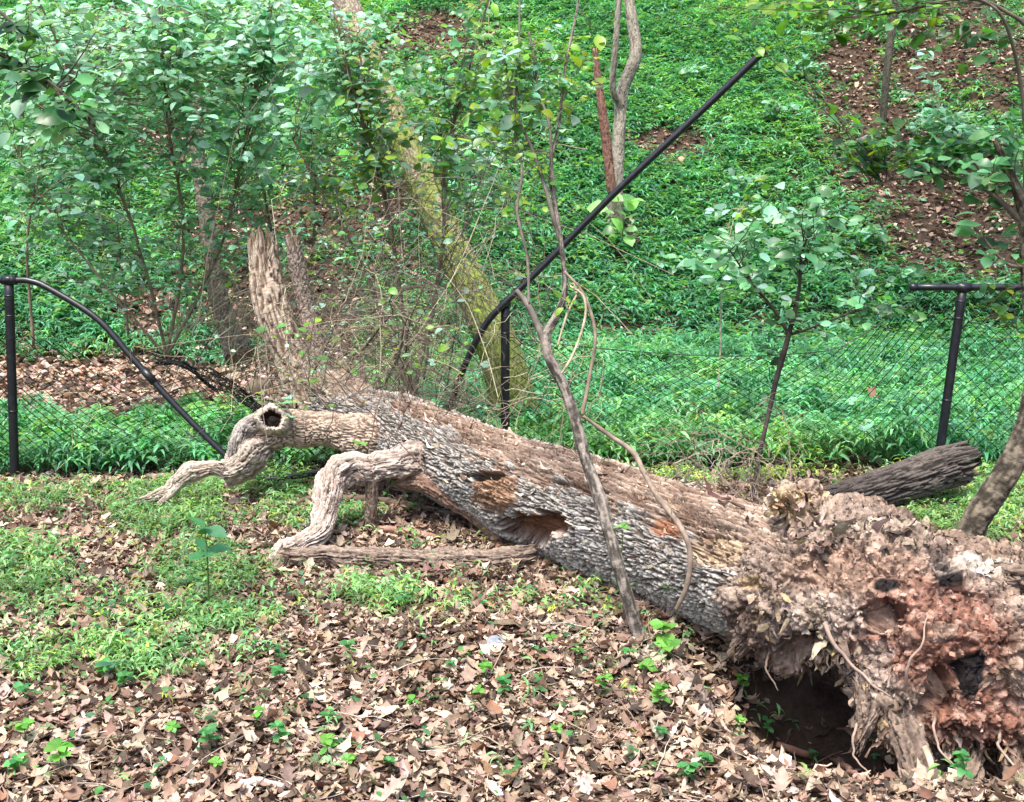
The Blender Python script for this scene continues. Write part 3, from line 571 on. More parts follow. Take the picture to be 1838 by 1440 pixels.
limb("branch_stub", [(668, 862, 5.56, 0.034), (667, 900, 5.58, 0.030), (664, 945, 5.6, 0.034)], 80, 40, fl, fn_smooth((0.36, 0.28, 0.22), (0.16, 0.11, 0.08), 0.006, 2, 3), label="short upright stub propping the front limb")
limb("bark_slab", [(712, 866, 5.66, 0.03), (770, 870, 5.6, 0.045), (830, 905, 5.5, 0.05), (880, 945, 5.38, 0.05), (915, 975, 5.3, 0.03)], 160, 60, tree, fn_smooth((0.33, 0.22, 0.16), (0.11, 0.06, 0.045), 0.012, 2, 8), lump=0.3, jag=0.05, label="brown slab of loose bark arching under the trunk")
limb("branch", [(660, 752, 6.45, 0.11), (640, 718, 6.7, 0.12), (610, 700, 7.0, 0.12), (570, 690, 7.3, 0.08)], 140, 120, tree, fn_smooth((0.48, 0.38, 0.30), (0.2, 0.12, 0.09), 0.02, 1.4, 12), lump=0.4, jag=0.05, label="rotten stub behind the trunk under the brush")
for (a, b, d, dx, dy, r_) in ((640, 735, 6.75, -18, -60, .035), (672, 745, 6.6, 10, -75, .028), (612, 715, 6.95, -35, -45, .04), (700, 752, 6.5, 35, -42, .025), (590, 705, 7.1, -50, -20, .035), (655, 725, 6.7, -6, -95, .022)):
    limb("splinter", [(a, b + 14, d, r_), (a + dx * .5, b + dy * .5, d, r_ * .8), (a + dx, b + dy, d - .02, r_ * .25)], 60, 24, tree, fn_smooth((0.5, 0.41, 0.33), (0.15, 0.10, 0.075), 0.008, 2, int(a)), lump=0.5, lf=9, wob=0.02, jag=0.03)

# root plate: blobs remeshed into one crumbling mass
SPH = [(1440, 1060, 3.95, 150), (1395, 1075, 4.0, 95), (1500, 1010, 3.85, 110), (1440, 945, 4.0, 62), (1570, 1010, 3.75, 95), (1620, 1060, 3.6, 120), (1540, 1110, 3.6, 115), (1480, 1130, 3.65, 80),
       (1640, 1160, 3.5, 125), (1720, 1080, 3.6, 110), (1790, 1060, 3.7, 75), (1770, 1160, 3.5, 125), (1850, 1180, 3.6, 120), (1700, 1250, 3.45, 115), (1600, 1235, 3.42, 80), (1555, 1200, 3.45, 50), (1490, 1165, 3.55, 40),
       (1800, 1270, 3.5, 105), (1870, 1300, 3.6, 90), (1740, 1330, 3.5, 50), (1580, 1290, 3.36, 48), (1620, 1320, 3.3, 44), (1640, 1365, 3.24, 34), (1645, 1400, 3.2, 30), (1560, 1310, 3.36, 22), (1548, 1330, 3.34, 14),
       (1760, 1010, 3.75, 42), (1800, 1010, 3.72, 42), (1820, 1035, 3.7, 40), (1700, 1000, 3.75, 38), (1680, 985, 3.8, 22), (1415, 895, 4.0, 26), (1450, 880, 4.02, 22), (1355, 1105, 4.05, 40),
       (1800, 1370, 3.6, 70), (1880, 1400, 3.6, 60), (1720, 1375, 3.7, 45), (1660, 950, 3.95, 24), (1620, 935, 4.0, 30), (1570, 925, 4.05, 34), (1530, 930, 4.05, 36)]
bm = bmesh.new()
from mathutils import Matrix
for (a, b, d, rp) in SPH:
    r = rp / FPX * d; c = P(a, b, d); bmesh.ops.create_icosphere(bm, subdivisions=2, radius=r, matrix=Matrix.Translation(c))
me = bpy.data.meshes.new("tmp"); bm.to_mesh(me); bm.free(); to = bpy.data.objects.new("tmp", me); COL.objects.link(to)
md = to.modifiers.new("r", 'REMESH'); md.mode = 'VOXEL'; md.voxel_size = 0.0065; md.use_smooth_shade = True
dg = bpy.context.evaluated_depsgraph_get(); ev = to.evaluated_get(dg); em = ev.to_mesh()
nvv = len(em.vertices); RV = np.empty(nvv * 3, np.float32); em.vertices.foreach_get("co", RV); RV = RV.reshape(-1, 3).astype(float)
RN = np.empty(nvv * 3, np.float32); em.vertices.foreach_get("normal", RN); RN = RN.reshape(-1, 3).astype(float)
RF = np.array([p.vertices[:] for p in em.polygons if len(p.vertices) == 4], np.int32); ev.to_mesh_clear(); bpy.data.objects.remove(to); bpy.data.meshes.remove(me)
def sm(A, it):                           # smooth over the mesh
    e = np.vstack([RF[:, [0, 1]], RF[:, [1, 2]], RF[:, [2, 3]], RF[:, [3, 0]]]); cnt = np.bincount(e.ravel(), minlength=nvv)[:, None].clip(1)
    for _ in range(it):
        S_ = np.stack([np.bincount(e[:, 0], A[e[:, 1], k], nvv) + np.bincount(e[:, 1], A[e[:, 0], k], nvv) for k in range(3)], 1); A = 0.5 * A + 0.5 * S_ / cnt
    return A
RV = sm(RV, 10); RN = nrm(sm(RN, 8))
px, py = proj(RV)
b1 = fbm(RV * 4, 4, 101, 0.55); wq = RV + 0.02 * np.stack([fbm(RV * 12 + k, 3, 140 + k) for k in range(3)], 1)
f1, f2, rid = worley(wq * 11 * np.array([1, 1, 1.3]), 103); g1, g2, rid2 = worley(wq * 34, 104); e1, e2, rid3 = worley(wq * 75, 106); fine = fbm(RV * 55, 4, 105, 0.75)
def rs(x, y, rx, ry): return 1 - sst(0.7, 1.1, np.sqrt(((px - x) / rx) ** 2 + ((py - y) / ry) ** 2) + 0.5 * b1 + 0.25 * fine)
dd = 0.085 * b1 - 0.030 * (1 - sst(0, 0.22, f2 - f1)) * sst(-0.3, 0.3, fbm(RV * 7, 2, 150)) + 0.020 * (rid - 0.5) - 0.010 * (1 - sst(0, 0.3, g2 - g1)) + 0.012 * (rid2 - 0.5) - 0.004 * (1 - sst(0, .3, e2 - e1)) + 0.009 * fine
dd -= 0.10 * rs(1590, 1105, 50, 35) + 0.08 * rs(1420, 1165, 30, 30) + 0.07 * rs(1690, 1250, 26, 50) + 0.06 * rs(1390, 960, 20, 20) + 0.07 * rs(1560, 1330, 12, 30) + 0.04 * rs(1730, 1330, 40, 25) + 0.03 * rs(1480, 1190, 50, 25)
RV = RV + dd[:, None] * RN
base = np.array([0.29, 0.215, 0.17]); c = base * (0.55 + 0.45 * rid + 0.55 * rid2)[:, None]
t = sst(-0.1, 0.4, fbm(RV * 3.5 + 4, 3, 110)); c = c * (1 - 0.5 * t)[:, None] + np.array([0.40, 0.33, 0.29]) * (0.5 * t)[:, None]
def rm(c, m, col, k=0.6): return c * (1 - m * k)[:, None] + np.array(col) * (0.55 + 0.5 * rid2 + 0.4 * rid3)[:, None] * (m * k)[:, None]
red = np.maximum(rs(1660, 1130, 160, 110), rs(1760, 1300, 110, 60)); c = rm(c, red, (0.27, 0.12, 0.085), 0.8); c = rm(c, sst(0.62, 0.8, rid2) * red, (0.40, 0.27, 0.22), 0.7); c = rm(c, sst(0.75, 0.9, rid), (0.42, 0.34, 0.28), 0.5); c = rm(c, rs(1540, 1020, 130, 60), (0.36, 0.235, 0.18), 0.6)
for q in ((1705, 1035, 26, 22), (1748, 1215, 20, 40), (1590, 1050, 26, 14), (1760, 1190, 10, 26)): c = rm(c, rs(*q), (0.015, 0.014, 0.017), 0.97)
for q in ((1420, 900, 40, 26), (1340, 1045, 24, 16), (1365, 1105, 16, 18), (1570, 1290, 45, 35), (1455, 1100, 24, 30), (1500, 1165, 16, 14)): c = rm(c, rs(*q), (0.42, 0.31, 0.17), 0.65)
for q in ((1470, 1110, 100, 60), (1560, 1230, 60, 40), (1640, 1360, 40, 60), (1730, 1010, 60, 18), (1570, 1170, 40, 20)): c = rm(c, rs(*q), (0.42, 0.36, 0.32), 0.6)
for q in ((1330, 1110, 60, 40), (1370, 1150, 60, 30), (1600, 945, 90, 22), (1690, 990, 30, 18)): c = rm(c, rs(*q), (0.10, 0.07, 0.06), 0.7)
c = rm(c, rs(1770, 1010, 60, 14), (0.62, 0.56, 0.50), 0.8); c = rm(c, rs(1600, 950, 120, 12), (0.5, 0.42, 0.34), 0.6)
c = c * (1 + 0.7 * fine)[:, None] * (0.52 + 0.32 * rid3)[:, None] * np.array([1.0, 0.96, 0.92])
rp = mesh_np("root_plate", RV, RF, M_wood, tree, c); rp["label"] = "upturned crumbling root plate with red rotten wood and black charred spots"
fk = MB(); n = 15000; pick = rng.integers(0, nvv, n); pk = pick[(RN[pick, 1] < 0.35)]; n = len(pk); w = rng.integers(0, 3, n); cc = c[pk] * rng.normal(1.05, 0.3, (n, 1)).clip(0.4, 1.9)
for i in range(3):
    m = w == i; q = m.sum(); N_ = RN[pk][m] + rng.normal(0, 0.6, (q, 3)); A_ = rng.normal(0, 1, (q, 3)) + [0, 0, -0.6]
    inst(fk, CHIP[i], RV[pk][m] + 0.002 * RN[pk][m], A_, N_, 0.0105 * rng.lognormal(0, 0.5, q).clip(0.4, 3.2), cc[m], rng.uniform(0.6, 1.4, q))
o = fk.build("loose_flakes", M_wood, rp); o["kind"] = "stuff"
sh = MB(); w2 = np.where((RN[:, 1] < 0.4) & (0.6 * rs(1385, 1090, 40, 70) + rs(1500, 1200, 90, 50) + rs(1580, 1290, 80, 70) + rs(1600, 960, 130, 30) + rs(1750, 1360, 120, 30) + rs(1440, 950, 50, 50) > 0.5))[0]; n = 1100; pk = rng.choice(w2, n); w = rng.integers(0, 3, n)
for i in range(3):
    m = w == i; q = m.sum(); A_ = rng.normal(0, 0.6, (q, 3)) + [0.15, -0.35, -0.55] + 0.5 * RN[pk][m]
    inst(sh, CHIP[i], RV[pk][m], A_, RN[pk][m] + rng.normal(0, 0.5, (q, 3)), 0.036 * rng.lognormal(0, 0.45, q).clip(0.4, 2.4), pal(q, [(0.26, 0.2, 0.15), (0.13, 0.09, 0.07), (0.34, 0.28, 0.22), (0.06, 0.045, 0.04), (0.36, 0.26, 0.14)], [4, 4, 2, 3, 1.2], 0.25), rng.uniform(0.3, 0.9, q))
o = sh.build("torn_bark", M_wood, rp); o["kind"] = "stuff"
# roots hanging from it
def rootlet(L, r0, r1, col=(0.26, 0.19, 0.15)):
    K = crv([P(*q) for q in L], 30); K += 0.004 * np.stack([fbm(K * 20 + k, 2, k) for k in range(3)], 1) * 3; V, F = tube(K, np.linspace(r0, r1, 30), 7); mesh_np("root", V, F, M_twig, tree, np.array(col) * (1 + 0.4 * fbm(V * 60, 3, 2))[:, None])
rootlet([(1625, 1230, 3.28, 0), (1632, 1180, 3.26, 0), (1640, 1130, 3.3, 0), (1668, 1110, 3.32, 0)] and [(1625, 1240, 3.28), (1632, 1190, 3.25), (1655, 1150, 3.27), (1668, 1105, 3.32)], 0.006, 0.002)
rootlet([(1660, 1345, 3.1), (1672, 1375, 3.05), (1668, 1405, 3.0), (1655, 1430, 2.97)], 0.011, 0.009, (0.4, 0.31, 0.22))
rootlet([(1675, 1285, 3.3), (1685, 1330, 3.2), (1700, 1365, 3.12), (1760, 1410, 3.05)], 0.005, 0.002)
rootlet([(1540, 1300, 3.3), (1530, 1350, 3.2), (1560, 1390, 3.1)], 0.005, 0.002)
rootlet([(1480, 1120, 3.45), (1500, 1160, 3.4), (1560, 1220, 3.3), (1600, 1250, 3.28)], 0.008, 0.003)
rootlet([(1790, 1310, 3.35), (1800, 1350, 3.2), (1838, 1400, 3.1)], 0.006, 0.003)
rootlet([(1390, 1150, 3.8), (1375, 1200, 3.7), (1400, 1240, 3.6)], 0.006, 0.002, (0.12, 0.09, 0.07))
limb("root", [(1690, 1010, 3.8, 0.05), (1712, 985, 3.85, 0.035), (1722, 965, 3.9, 0.02)], 40, 40, tree, fn_smooth((0.2, 0.16, 0.14), (0.05, 0.04, 0.04), 0.01, 2, 1))
for L_, sd_ in (([(1540, 1210, 3.46, .03), (1580, 1260, 3.38, .045), (1615, 1310, 3.30, .048), (1640, 1360, 3.2, .042), (1647, 1412, 3.1, .036)], 3), ([(1560, 1240, 3.38, .035), (1560, 1290, 3.32, .03), (1548, 1335, 3.28, .018)], 5), ([(1730, 1300, 3.42, .05), (1735, 1360, 3.35, .04), (1720, 1400, 3.3, .025)], 6),
                ([(1390, 1100, 3.9, .04), (1360, 1140, 3.85, .035), (1335, 1170, 3.85, .02)], 8), ([(1800, 1340, 3.4, .05), (1815, 1400, 3.3, .035), (1830, 1440, 3.25, .02)], 9), ([(1790, 1030, 3.6, .05), (1825, 1045, 3.58, .045), (1840, 1075, 3.6, .03)], 10), ([(1500, 950, 3.95, .04), (1580, 940, 4.0, .035), (1640, 960, 3.95, .03), (1680, 985, 3.9, .02)], 11)):
    limb("root", L_, 90, 60, tree, fn_smooth((0.27, 0.20, 0.155), (0.07, 0.05, 0.04), 0.02, 1.0, sd_), lump=0.8, lf=12, wob=0.04, jag=0.04, seed=sd_)
# splintered yellow wood on the top edge
sx = MB(); n = 260; pp = np.array([P(1390 + 85 * a, 925 - 40 * b, 3.97 + 0.05 * c_) for a, b, c_ in rng.uniform(0, 1, (n, 3))])
for i in range(3):
    m = rng.integers(0, 3, n) == i; q = m.sum(); inst(sx, CHIP[i], pp[m], rng.normal(0, 1, (q, 3)) * [1, .6, .7] + [-0.6, -.4, 0.3], rng.normal(0, 1, (q, 3)) + [0, -.8, 0.6], 0.035 * rng.lognormal(0, 0.4, q), pal(q, [(0.58, 0.45, 0.29), (0.42, 0.28, 0.15), (0.25, 0.15, 0.09), (0.62, 0.54, 0.42)], None, 0.2), rng.uniform(0.4, 1.0, q))
sx.build("splintered_wood", M_wood, tree)["label"] = "pale yellow splintered wood"

# flat bark debris under the trunk
bd_ = MB(); V, px, py = gpts(9000, -2, 2.2, 3.6, 6.6); k = rng.uniform(0, 1, len(V)) < blobs(px, py, [(760, 935, 170, 45, .5), (650, 960, 90, 40, .4), (1250, 1200, 90, 70, .6), (1200, 1330, 90, 50, .5), (790, 1130, 60, 25, .7), (1330, 890, 120, 25, .5), (1620, 915, 60, 20, .4)]); V = V[k]; n = len(V); w = rng.integers(0, 3, n); V[:, 2] += rng.uniform(0.01, 0.04, n)
for i in range(3):
    m = w == i; q = m.sum(); inst(bd_, CHIP[i], V[m], rhor(q, 0.15), rdir(q, 0.35), 0.055 * rng.lognormal(0, 0.45, q).clip(0.4, 2.2), pal(q, [(0.13, 0.085, 0.065), (0.2, 0.14, 0.105), (0.30, 0.25, 0.21), (0.07, 0.05, 0.04)], None, 0.2), rng.uniform(0.35, 0.9, q))
tag(bd_.build("bark_debris", M_wood), "dark flat bark pieces and rotten crumbs fallen around the trunk", "bark debris", kind="stuff")

# ------------------------------------------------------------------ logs and big sticks
def glog(name, L, ns, nt, fn, label, cat, grp=None, **kw):
    r = empty(name, tuple(P(*L[0][:3])), label, cat, grp); limb("log" if cat == "log" else "stem", L, ns, nt, r, fn, **kw); return r
dk = glog("broken_log", [(1480, 908, 5.75, 0.09), (1540, 892, 5.85, 0.098), (1620, 866, 5.95, 0.104), (1690, 842, 6.05, 0.11), (1730, 832, 6.1, 0.112)], 260, 150,
     fn_bark(0.16, 0.016, 0.014, np.array([0.11, 0.092, 0.08]), np.array([0.022, 0.018, 0.016]), seed=8), "dark weathered log with a jagged end in front of the leaning right post", "log", jag=0.09, hollow=(0, 0.05), lump=0.12)
glog("fallen_log", [(528, 1003, 4.98, 0.036), (600, 1000, 4.98, 0.046), (700, 1002, 4.97, 0.048), (800, 1005, 4.96, 0.046), (880, 1003, 4.95, 0.044), (950, 998, 4.96, 0.05)], 260, 70,
     fn_smooth((0.34, 0.26, 0.205), (0.05, 0.035, 0.03), 0.016, 2.0, 15), "weathered brown log lying on the litter under the fallen trunk", "log", lump=0.45, lf=8, wob=0.02, jag=0.06, hollow=(0, 0.02))
STK = [("stick", [(1395, 1345, 3.1, 0.012), (1440, 1370, 3.05, 0.014), (1500, 1395, 2.98, 0.013), (1545, 1418, 2.93, 0.008)], (0.30, 0.17, 0.13), "reddish brown stick in front of the hollow under the root plate"),
       ("stick", [(500, 920, 5.75, 0.014), (580, 905, 5.9, 0.02), (700, 912, 5.8, 0.02), (820, 935, 5.6, 0.014)], (0.14, 0.1, 0.075), "long dark stick on the ground beneath the trunk and front limb"),
       ("stick", [(680, 960, 5.35, 0.015), (740, 968, 5.3, 0.02), (800, 975, 5.25, 0.012)], (0.3, 0.17, 0.13), "short reddish stick between the front limb and the weathered log"),
       ("stick", [(265, 862, 6.3, 0.02), (330, 868, 6.3, 0.022), (420, 874, 6.3, 0.02)], (0.2, 0.15, 0.11), "grey brown stick behind the pale broken end of the limb"),
       ("stick", [(280, 910, 5.9, 0.014), (350, 905, 5.95, 0.015), (410, 893, 6.0, 0.01)], (0.32, 0.24, 0.18), "thin tan stick below the pale broken end of the limb"),
       ("stick", [(590, 1170, 3.95, 0.004), (700, 1150, 4.05, 0.004), (760, 1120, 4.2, 0.003)], (0.3, 0.22, 0.17), "thin slanting twig left of the dark litter mound"),
       ("stick", [(1220, 1440, 2.95, 0.006), (1245, 1370, 3.1, 0.005), (1250, 1290, 3.3, 0.004)], (0.42, 0.33, 0.25), "pale twig pointing away at the bottom centre right of the litter"),
       ("stick", [(0, 1420, 2.95, 0.005), (120, 1425, 2.95, 0.005), (260, 1418, 2.96, 0.004)], (0.4, 0.31, 0.25), "long thin twig along the bottom left corner"),
       ("stick", [(430, 1425, 2.95, 0.012), (470, 1420, 2.96, 0.012), (520, 1430, 2.94, 0.007)], (0.38, 0.35, 0.33), "pale grey stick at the bottom edge left of centre"),
       ("stick", [(370, 1250, 3.55, 0.005), (450, 1220, 3.65, 0.005), (540, 1185, 3.8, 0.004)], (0.33, 0.23, 0.17), "thin tan twig right of the dark green clump"),
       ("stick", [(145, 1340, 3.2, 0.008), (155, 1310, 3.25, 0.009), (150, 1290, 3.3, 0.006)], (0.45, 0.43, 0.42), "short pale grey curved stick in the lower left litter"),
       ("stick", [(1215, 795, 7.3, 0.02), (1270, 800, 7.0, 0.02), (1300, 830, 6.6, 0.018)], (0.33, 0.27, 0.23), "grey stick leaning in the grass right of the slender sapling"),
       ("stick", [(1480, 640, 9.2, 0.02), (1530, 645, 9.2, 0.025), (1572, 655, 9.2, 0.015)], (0.1, 0.06, 0.05), "dark stick lying in the grass beyond the sagging netting"),
       ("stick", [(0, 770, 8.2, 0.04), (60, 765, 8.25, 0.05), (150, 755, 8.3, 0.04)], (0.1, 0.065, 0.05), "dark rotting stick across the gravel behind the left post")]
for nm, L, c0, lab in STK:
    K = []
    for q in L:
        g_ = G(q[0], q[1]) ; K.append([g_[0], g_[1], g_[2] + q[3] * 0.9 + 0.012, q[3]])
    K = crv(K, 40); K[:, :3] += 0.006 * np.stack([fbm(K[:, :3] * 14 + k, 2, k) for k in range(3)], 1) * 2
    V, F = tube(K[:, :3], K[:, 3] * (1 + 0.2 * fbm(K[:, :3] * 25, 2, 5)), 8); tag(mesh_np("stick", V, F, M_twig, None, np.array(c0) * (1 + 0.5 * fbm(V * 40, 3, 3))[:, None]), lab, "stick", "sticks on the ground")
# buried root ridge by the hollow
glog("surface_root", [(1200, 1180, 3.95, 0.02), (1240, 1230, 3.75, 0.04), (1260, 1290, 3.5, 0.035), (1180, 1345, 3.3, 0.02), (1110, 1365, 3.2, 0.01)], 160, 50, fn_smooth((0.33, 0.26, 0.22), (0.1, 0.07, 0.06), 0.012, 2, 31), "weathered grey root snaking out left of the dark hollow", "root", lump=0.3)

# ------------------------------------------------------------------ standing trees and snags
def tree_obj(name, L, ns, nt, fn, label, cat="tree", ref=(0, 1, 0), branches=(), **kw):
    b = P(*L[0][:3]); r = empty(name, tuple(b), label, cat); t = limb("trunk", L, ns, nt, r, fn, ref=ref, **kw)
    for B_ in branches: limb("branch", B_, max(20, 12 * len(B_)), 12, r, fn, ref=ref)
    return r
def moss_fn(base, S, TH, D, c, h):
    m = sst(-0.25, 0.15, fbm(base * 4, 4, 91, 0.6) + 0.35 * (D[:, 0] * -0.2 - D[:, 1] * 0.5) + 0.30 * (1.9 - base[:, 2]))
    return c * (1 - 0.85 * m)[:, None] + np.array([0.19, 0.24, 0.045]) * (0.6 + 0.5 * h + 0.3 * fbm(base * 50, 2, 4))[:, None] * (0.85 * m)[:, None]
tree_obj("leaning_tree", [(925, 740, 8.2, 0.185), (908, 670, 8.25, 0.165), (885, 600, 8.3, 0.15), (848, 520, 8.4, 0.14), (805, 430, 8.6, 0.135), (762, 335, 8.8, 0.125), (715, 230, 9.0, 0.115), (670, 130, 9.3, 0.11), (635, 40, 9.6, 0.105), (590, -80, 10, 0.10), (500, -400, 11, 0.08)],
    420, 90, fn_bark(0.05, 0.016, 0.008, np.array([0.30, 0.25, 0.19]), np.array([0.1, 0.08, 0.06]), moss_fn, 2), "mossy tree leaning to the upper left behind the middle post")
snf = fn_bark(0.22, 0.017, 0.018, np.array([0.46, 0.37, 0.29]), np.array([0.13, 0.085, 0.06]), None, 21)
tree_obj("snag", [(565, 730, 7.6, 0.16), (525, 650, 7.65, 0.12), (494, 570, 7.7, 0.11), (478, 500, 7.75, 0.105), (470, 432, 7.8, 0.09)], 200, 70, snf, "broken tan snag standing behind the hollow knot", "snag", jag=0.14, lump=0.2, hollow=(0, 0.05))
tree_obj("snag", [(590, 690, 7.7, 0.09), (565, 610, 7.75, 0.07), (547, 540, 7.8, 0.062), (532, 470, 7.8, 0.055), (526, 430, 7.8, 0.045)], 160, 50, fn_bark(0.04, 0.014, 0.008, np.array([0.38, 0.31, 0.26]), np.array([0.13, 0.09, 0.07]), None, 6), "narrow grey snag just right of the broken tan snag", "snag", jag=0.08)
tree_obj("slender_tree", [(430, 640, 9.6, 0.12), (402, 570, 9.8, 0.085), (385, 490, 9.9, 0.075), (372, 400, 10, 0.07), (358, 300, 10.2, 0.065), (348, 180, 10.4, 0.06), (338, 60, 10.6, 0.055), (325, -80, 10.8, 0.05)], 240, 40, fn_bark(0.04, 0.014, 0.006, np.array([0.2, 0.17, 0.14]), np.array([0.06, 0.05, 0.04]), None, 7), "slender dark grey tree rising behind the bushes left of the snags", lump=0.15)
bt = G(1103, 418); D1 = bt[1]
tree_obj("forked_tree", [(1100, 425, D1, 0.13), (1104, 370, D1, 0.10), (1108, 300, D1 + .1, 0.085), (1112, 230, D1 + .2, 0.08), (1118, 160, D1 + .3, 0.085), (1140, 105, D1 + .3, 0.085), (1138, 60, D1 + .4, 0.075), (1130, 0, D1 + .5, 0.07), (1124, -120, D1 + .8, 0.06)], 260, 40,
    fn_smooth((0.40, 0.36, 0.29), (0.13, 0.11, 0.08), 0.008, 1.5, 5), "pale forked tree on the green slope behind the raised rail", branches=[[(1114, 190, D1 + .2, 0.05), (1100, 160, D1 + .1, 0.045), (1105, 80, D1, 0.04), (1112, -20, D1, 0.035)]])
tree_obj("snag", [(1098, 345, D1 - .3, 0.06), (1090, 270, D1 - .3, 0.065), (1080, 190, D1 - .3, 0.055), (1072, 130, D1 - .3, 0.045), (1068, 88, D1 - .3, 0.03)], 120, 30, fn_smooth((0.32, 0.17, 0.12), (0.12, 0.06, 0.05), 0.012, 2, 17), "thin reddish dead snag leaning against the pale forked tree", "snag", jag=0.1)
tree_obj("sapling", [(1585, 215, 17.5, 0.05), (1592, 130, 17.5, 0.06), (1600, 60, 17.6, 0.055), (1612, -30, 17.7, 0.05)], 80, 20, fn_smooth((0.12, 0.11, 0.08), (0.05, 0.045, 0.035), 0.004, 1, 3), "dark thin sapling trunk high on the right slope", "sapling")

# ------------------------------------------------------------------ leafy shrubs and saplings
MINT = [(0.26, 0.50, 0.35), (0.17, 0.40, 0.25), (0.34, 0.57, 0.45)]
YEL = [(0.16, 0.34, 0.03), (0.10, 0.26, 0.04), (0.24, 0.36, 0.03), (0.09, 0.22, 0.06)]
MID = [(0.09, 0.28, 0.12), (0.13, 0.35, 0.14), (0.07, 0.22, 0.09)]
DARK = [(0.025, 0.09, 0.03), (0.04, 0.13, 0.04), (0.06, 0.17, 0.04)]
def stem_fn(tc):
    def f(base, S, TH, R, D, L):
        q = np.stack([S * 14, np.cos(TH) * 1.8, np.sin(TH) * 1.8], 1); a = fbm(q, 4, 7, 0.65); b = fbm(base * 60, 3, 4, 0.7); ring = fbm(np.stack([S * 90, np.cos(TH), np.sin(TH)], 1), 2, 6)
        t = sst(-0.3, 0.35, a + 0.35 * b + 0.25 * ring); c = np.array(tc) * 0.35 + (np.array(tc) * 1.7 - np.array(tc) * 0.35) * t[:, None]
        return R * 0.18 * (a + 0.5 * b + 0.3 * ring), c
    return f
def shrub(name, label, cat, stems, zones, tcol=(0.2, 0.15, 0.11), mat=M_shrub, group=None, tw=0.0035):
    S0 = [crv([list(P(*q[:3])) + [q[3]] for q in L], 10 * len(L)) for L in stems]
    base = S0[0][0, :3]; r = empty(name, tuple(base), label, cat, group); allp = np.concatenate([s[:, :3] for s in S0])
    for s_ in S0:
        if s_[0, 3] >= 0.02:
            n_ = int(np.linalg.norm(np.diff(s_[:, :3], axis=0), axis=1).sum() / 0.006); rf = (0, 1, 0)
            limb("stem", s_, n_, 40, r, stem_fn(tcol), ref=rf, world=True, lump=0.16, hollow=(None, 0.0), jag=0.01); continue
        s_ = s_.copy(); s_[:, :3] += 0.012 * np.stack([fbm(s_[:, :3] * 4 + k, 2, k + 5) for k in range(3)], 1)
        V, F = tube(s_[:, :3], s_[:, 3] * (1 + 0.18 * fbm(s_[:, :3] * 22, 2, 5)), 8); mesh_np("stem", V, F, M_twig, r, np.array(tcol) * (1 + 0.6 * fbm(V * 30, 3, 3))[:, None])
    tb, lf = MB(), MB()
    for (zx, zy, rx, ry, d, dr, ntw, nl, size, cols) in zones:
        n = ntw; u = nrm(rng.normal(0, 1, (n, 3))) * rng.uniform(0, 1, (n, 1)) ** 0.4
        E = np.array([P(zx + a * rx, zy + b * ry, d + c_ * dr) for a, b, c_ in u])
        S = []
        for e in E:
            dist = np.linalg.norm(allp - e, axis=1) + np.maximum(0, allp[:, 2] - e[2]) * 0.6; k = np.argsort(dist)[:max(6, len(dist) // 8)]; S.append(allp[rng.choice(k)])
        S = np.array(S); L_ = np.linalg.norm(E - S, axis=1, keepdims=True); bend = rng.normal(0, 0.05, (n, 3)) * L_ + np.array([0, 0, 0.06]) * L_
        V, F, C = twigs(S, E, bend, tw * (0.8 + 0.5 * L_[:, 0]), tw * 0.35, 9, 4, 0.008); tb.add(V, F, np.repeat(pal(n, [tcol], None, 0.25), 36, axis=0))
        # leaves along each twig, alternating, with some on side shoots
        t = rng.uniform(0.25, 1.02, (n, nl)); f = np.clip(t, 0, 1) * 8; k = np.minimum(f.astype(int), 7); fr = (f - k)[..., None]; ar = np.arange(n)[:, None]
        pos = C[ar, k] * (1 - fr) + C[ar, k + 1] * fr; dirc = nrm(C[ar, k + 1] - C[ar, k]); side = np.where(np.arange(nl) % 2 == 0, 1, -1)[None, :, None]
        lat = nrm(np.cross(dirc, [0, 0, 1.0]) + 1e-4) * side
        ax = (dirc * 0.6 + lat * 1.0 + rng.normal(0, 0.3, dirc.shape) + np.array([0, 0, -0.15])).reshape(-1, 3); pos = (pos + lat * rng.uniform(0.0, 0.5, (n, nl, 1)) * size).reshape(-1, 3)
        nz = np.tile([0, -0.75, 1.0], (len(pos), 1)) + rng.normal(0, 0.35, (len(pos), 3)); w = rng.integers(0, 3, len(pos)); cc = pal(len(pos), cols, None, 0.2, 0.08)
        sz = size * rng.lognormal(0, 0.28, len(pos)).clip(0.4, 1.7)
        for i in range(3): m = w == i; inst(lf, OVAL[i], pos[m], ax[m], nz[m], sz[m], cc[m], rng.uniform(0.7, 1.15, m.sum()))
    if tb.n: tb.build("twigs", M_twig, r)
    if lf.n: lf.build("foliage", mat, r)
    return r
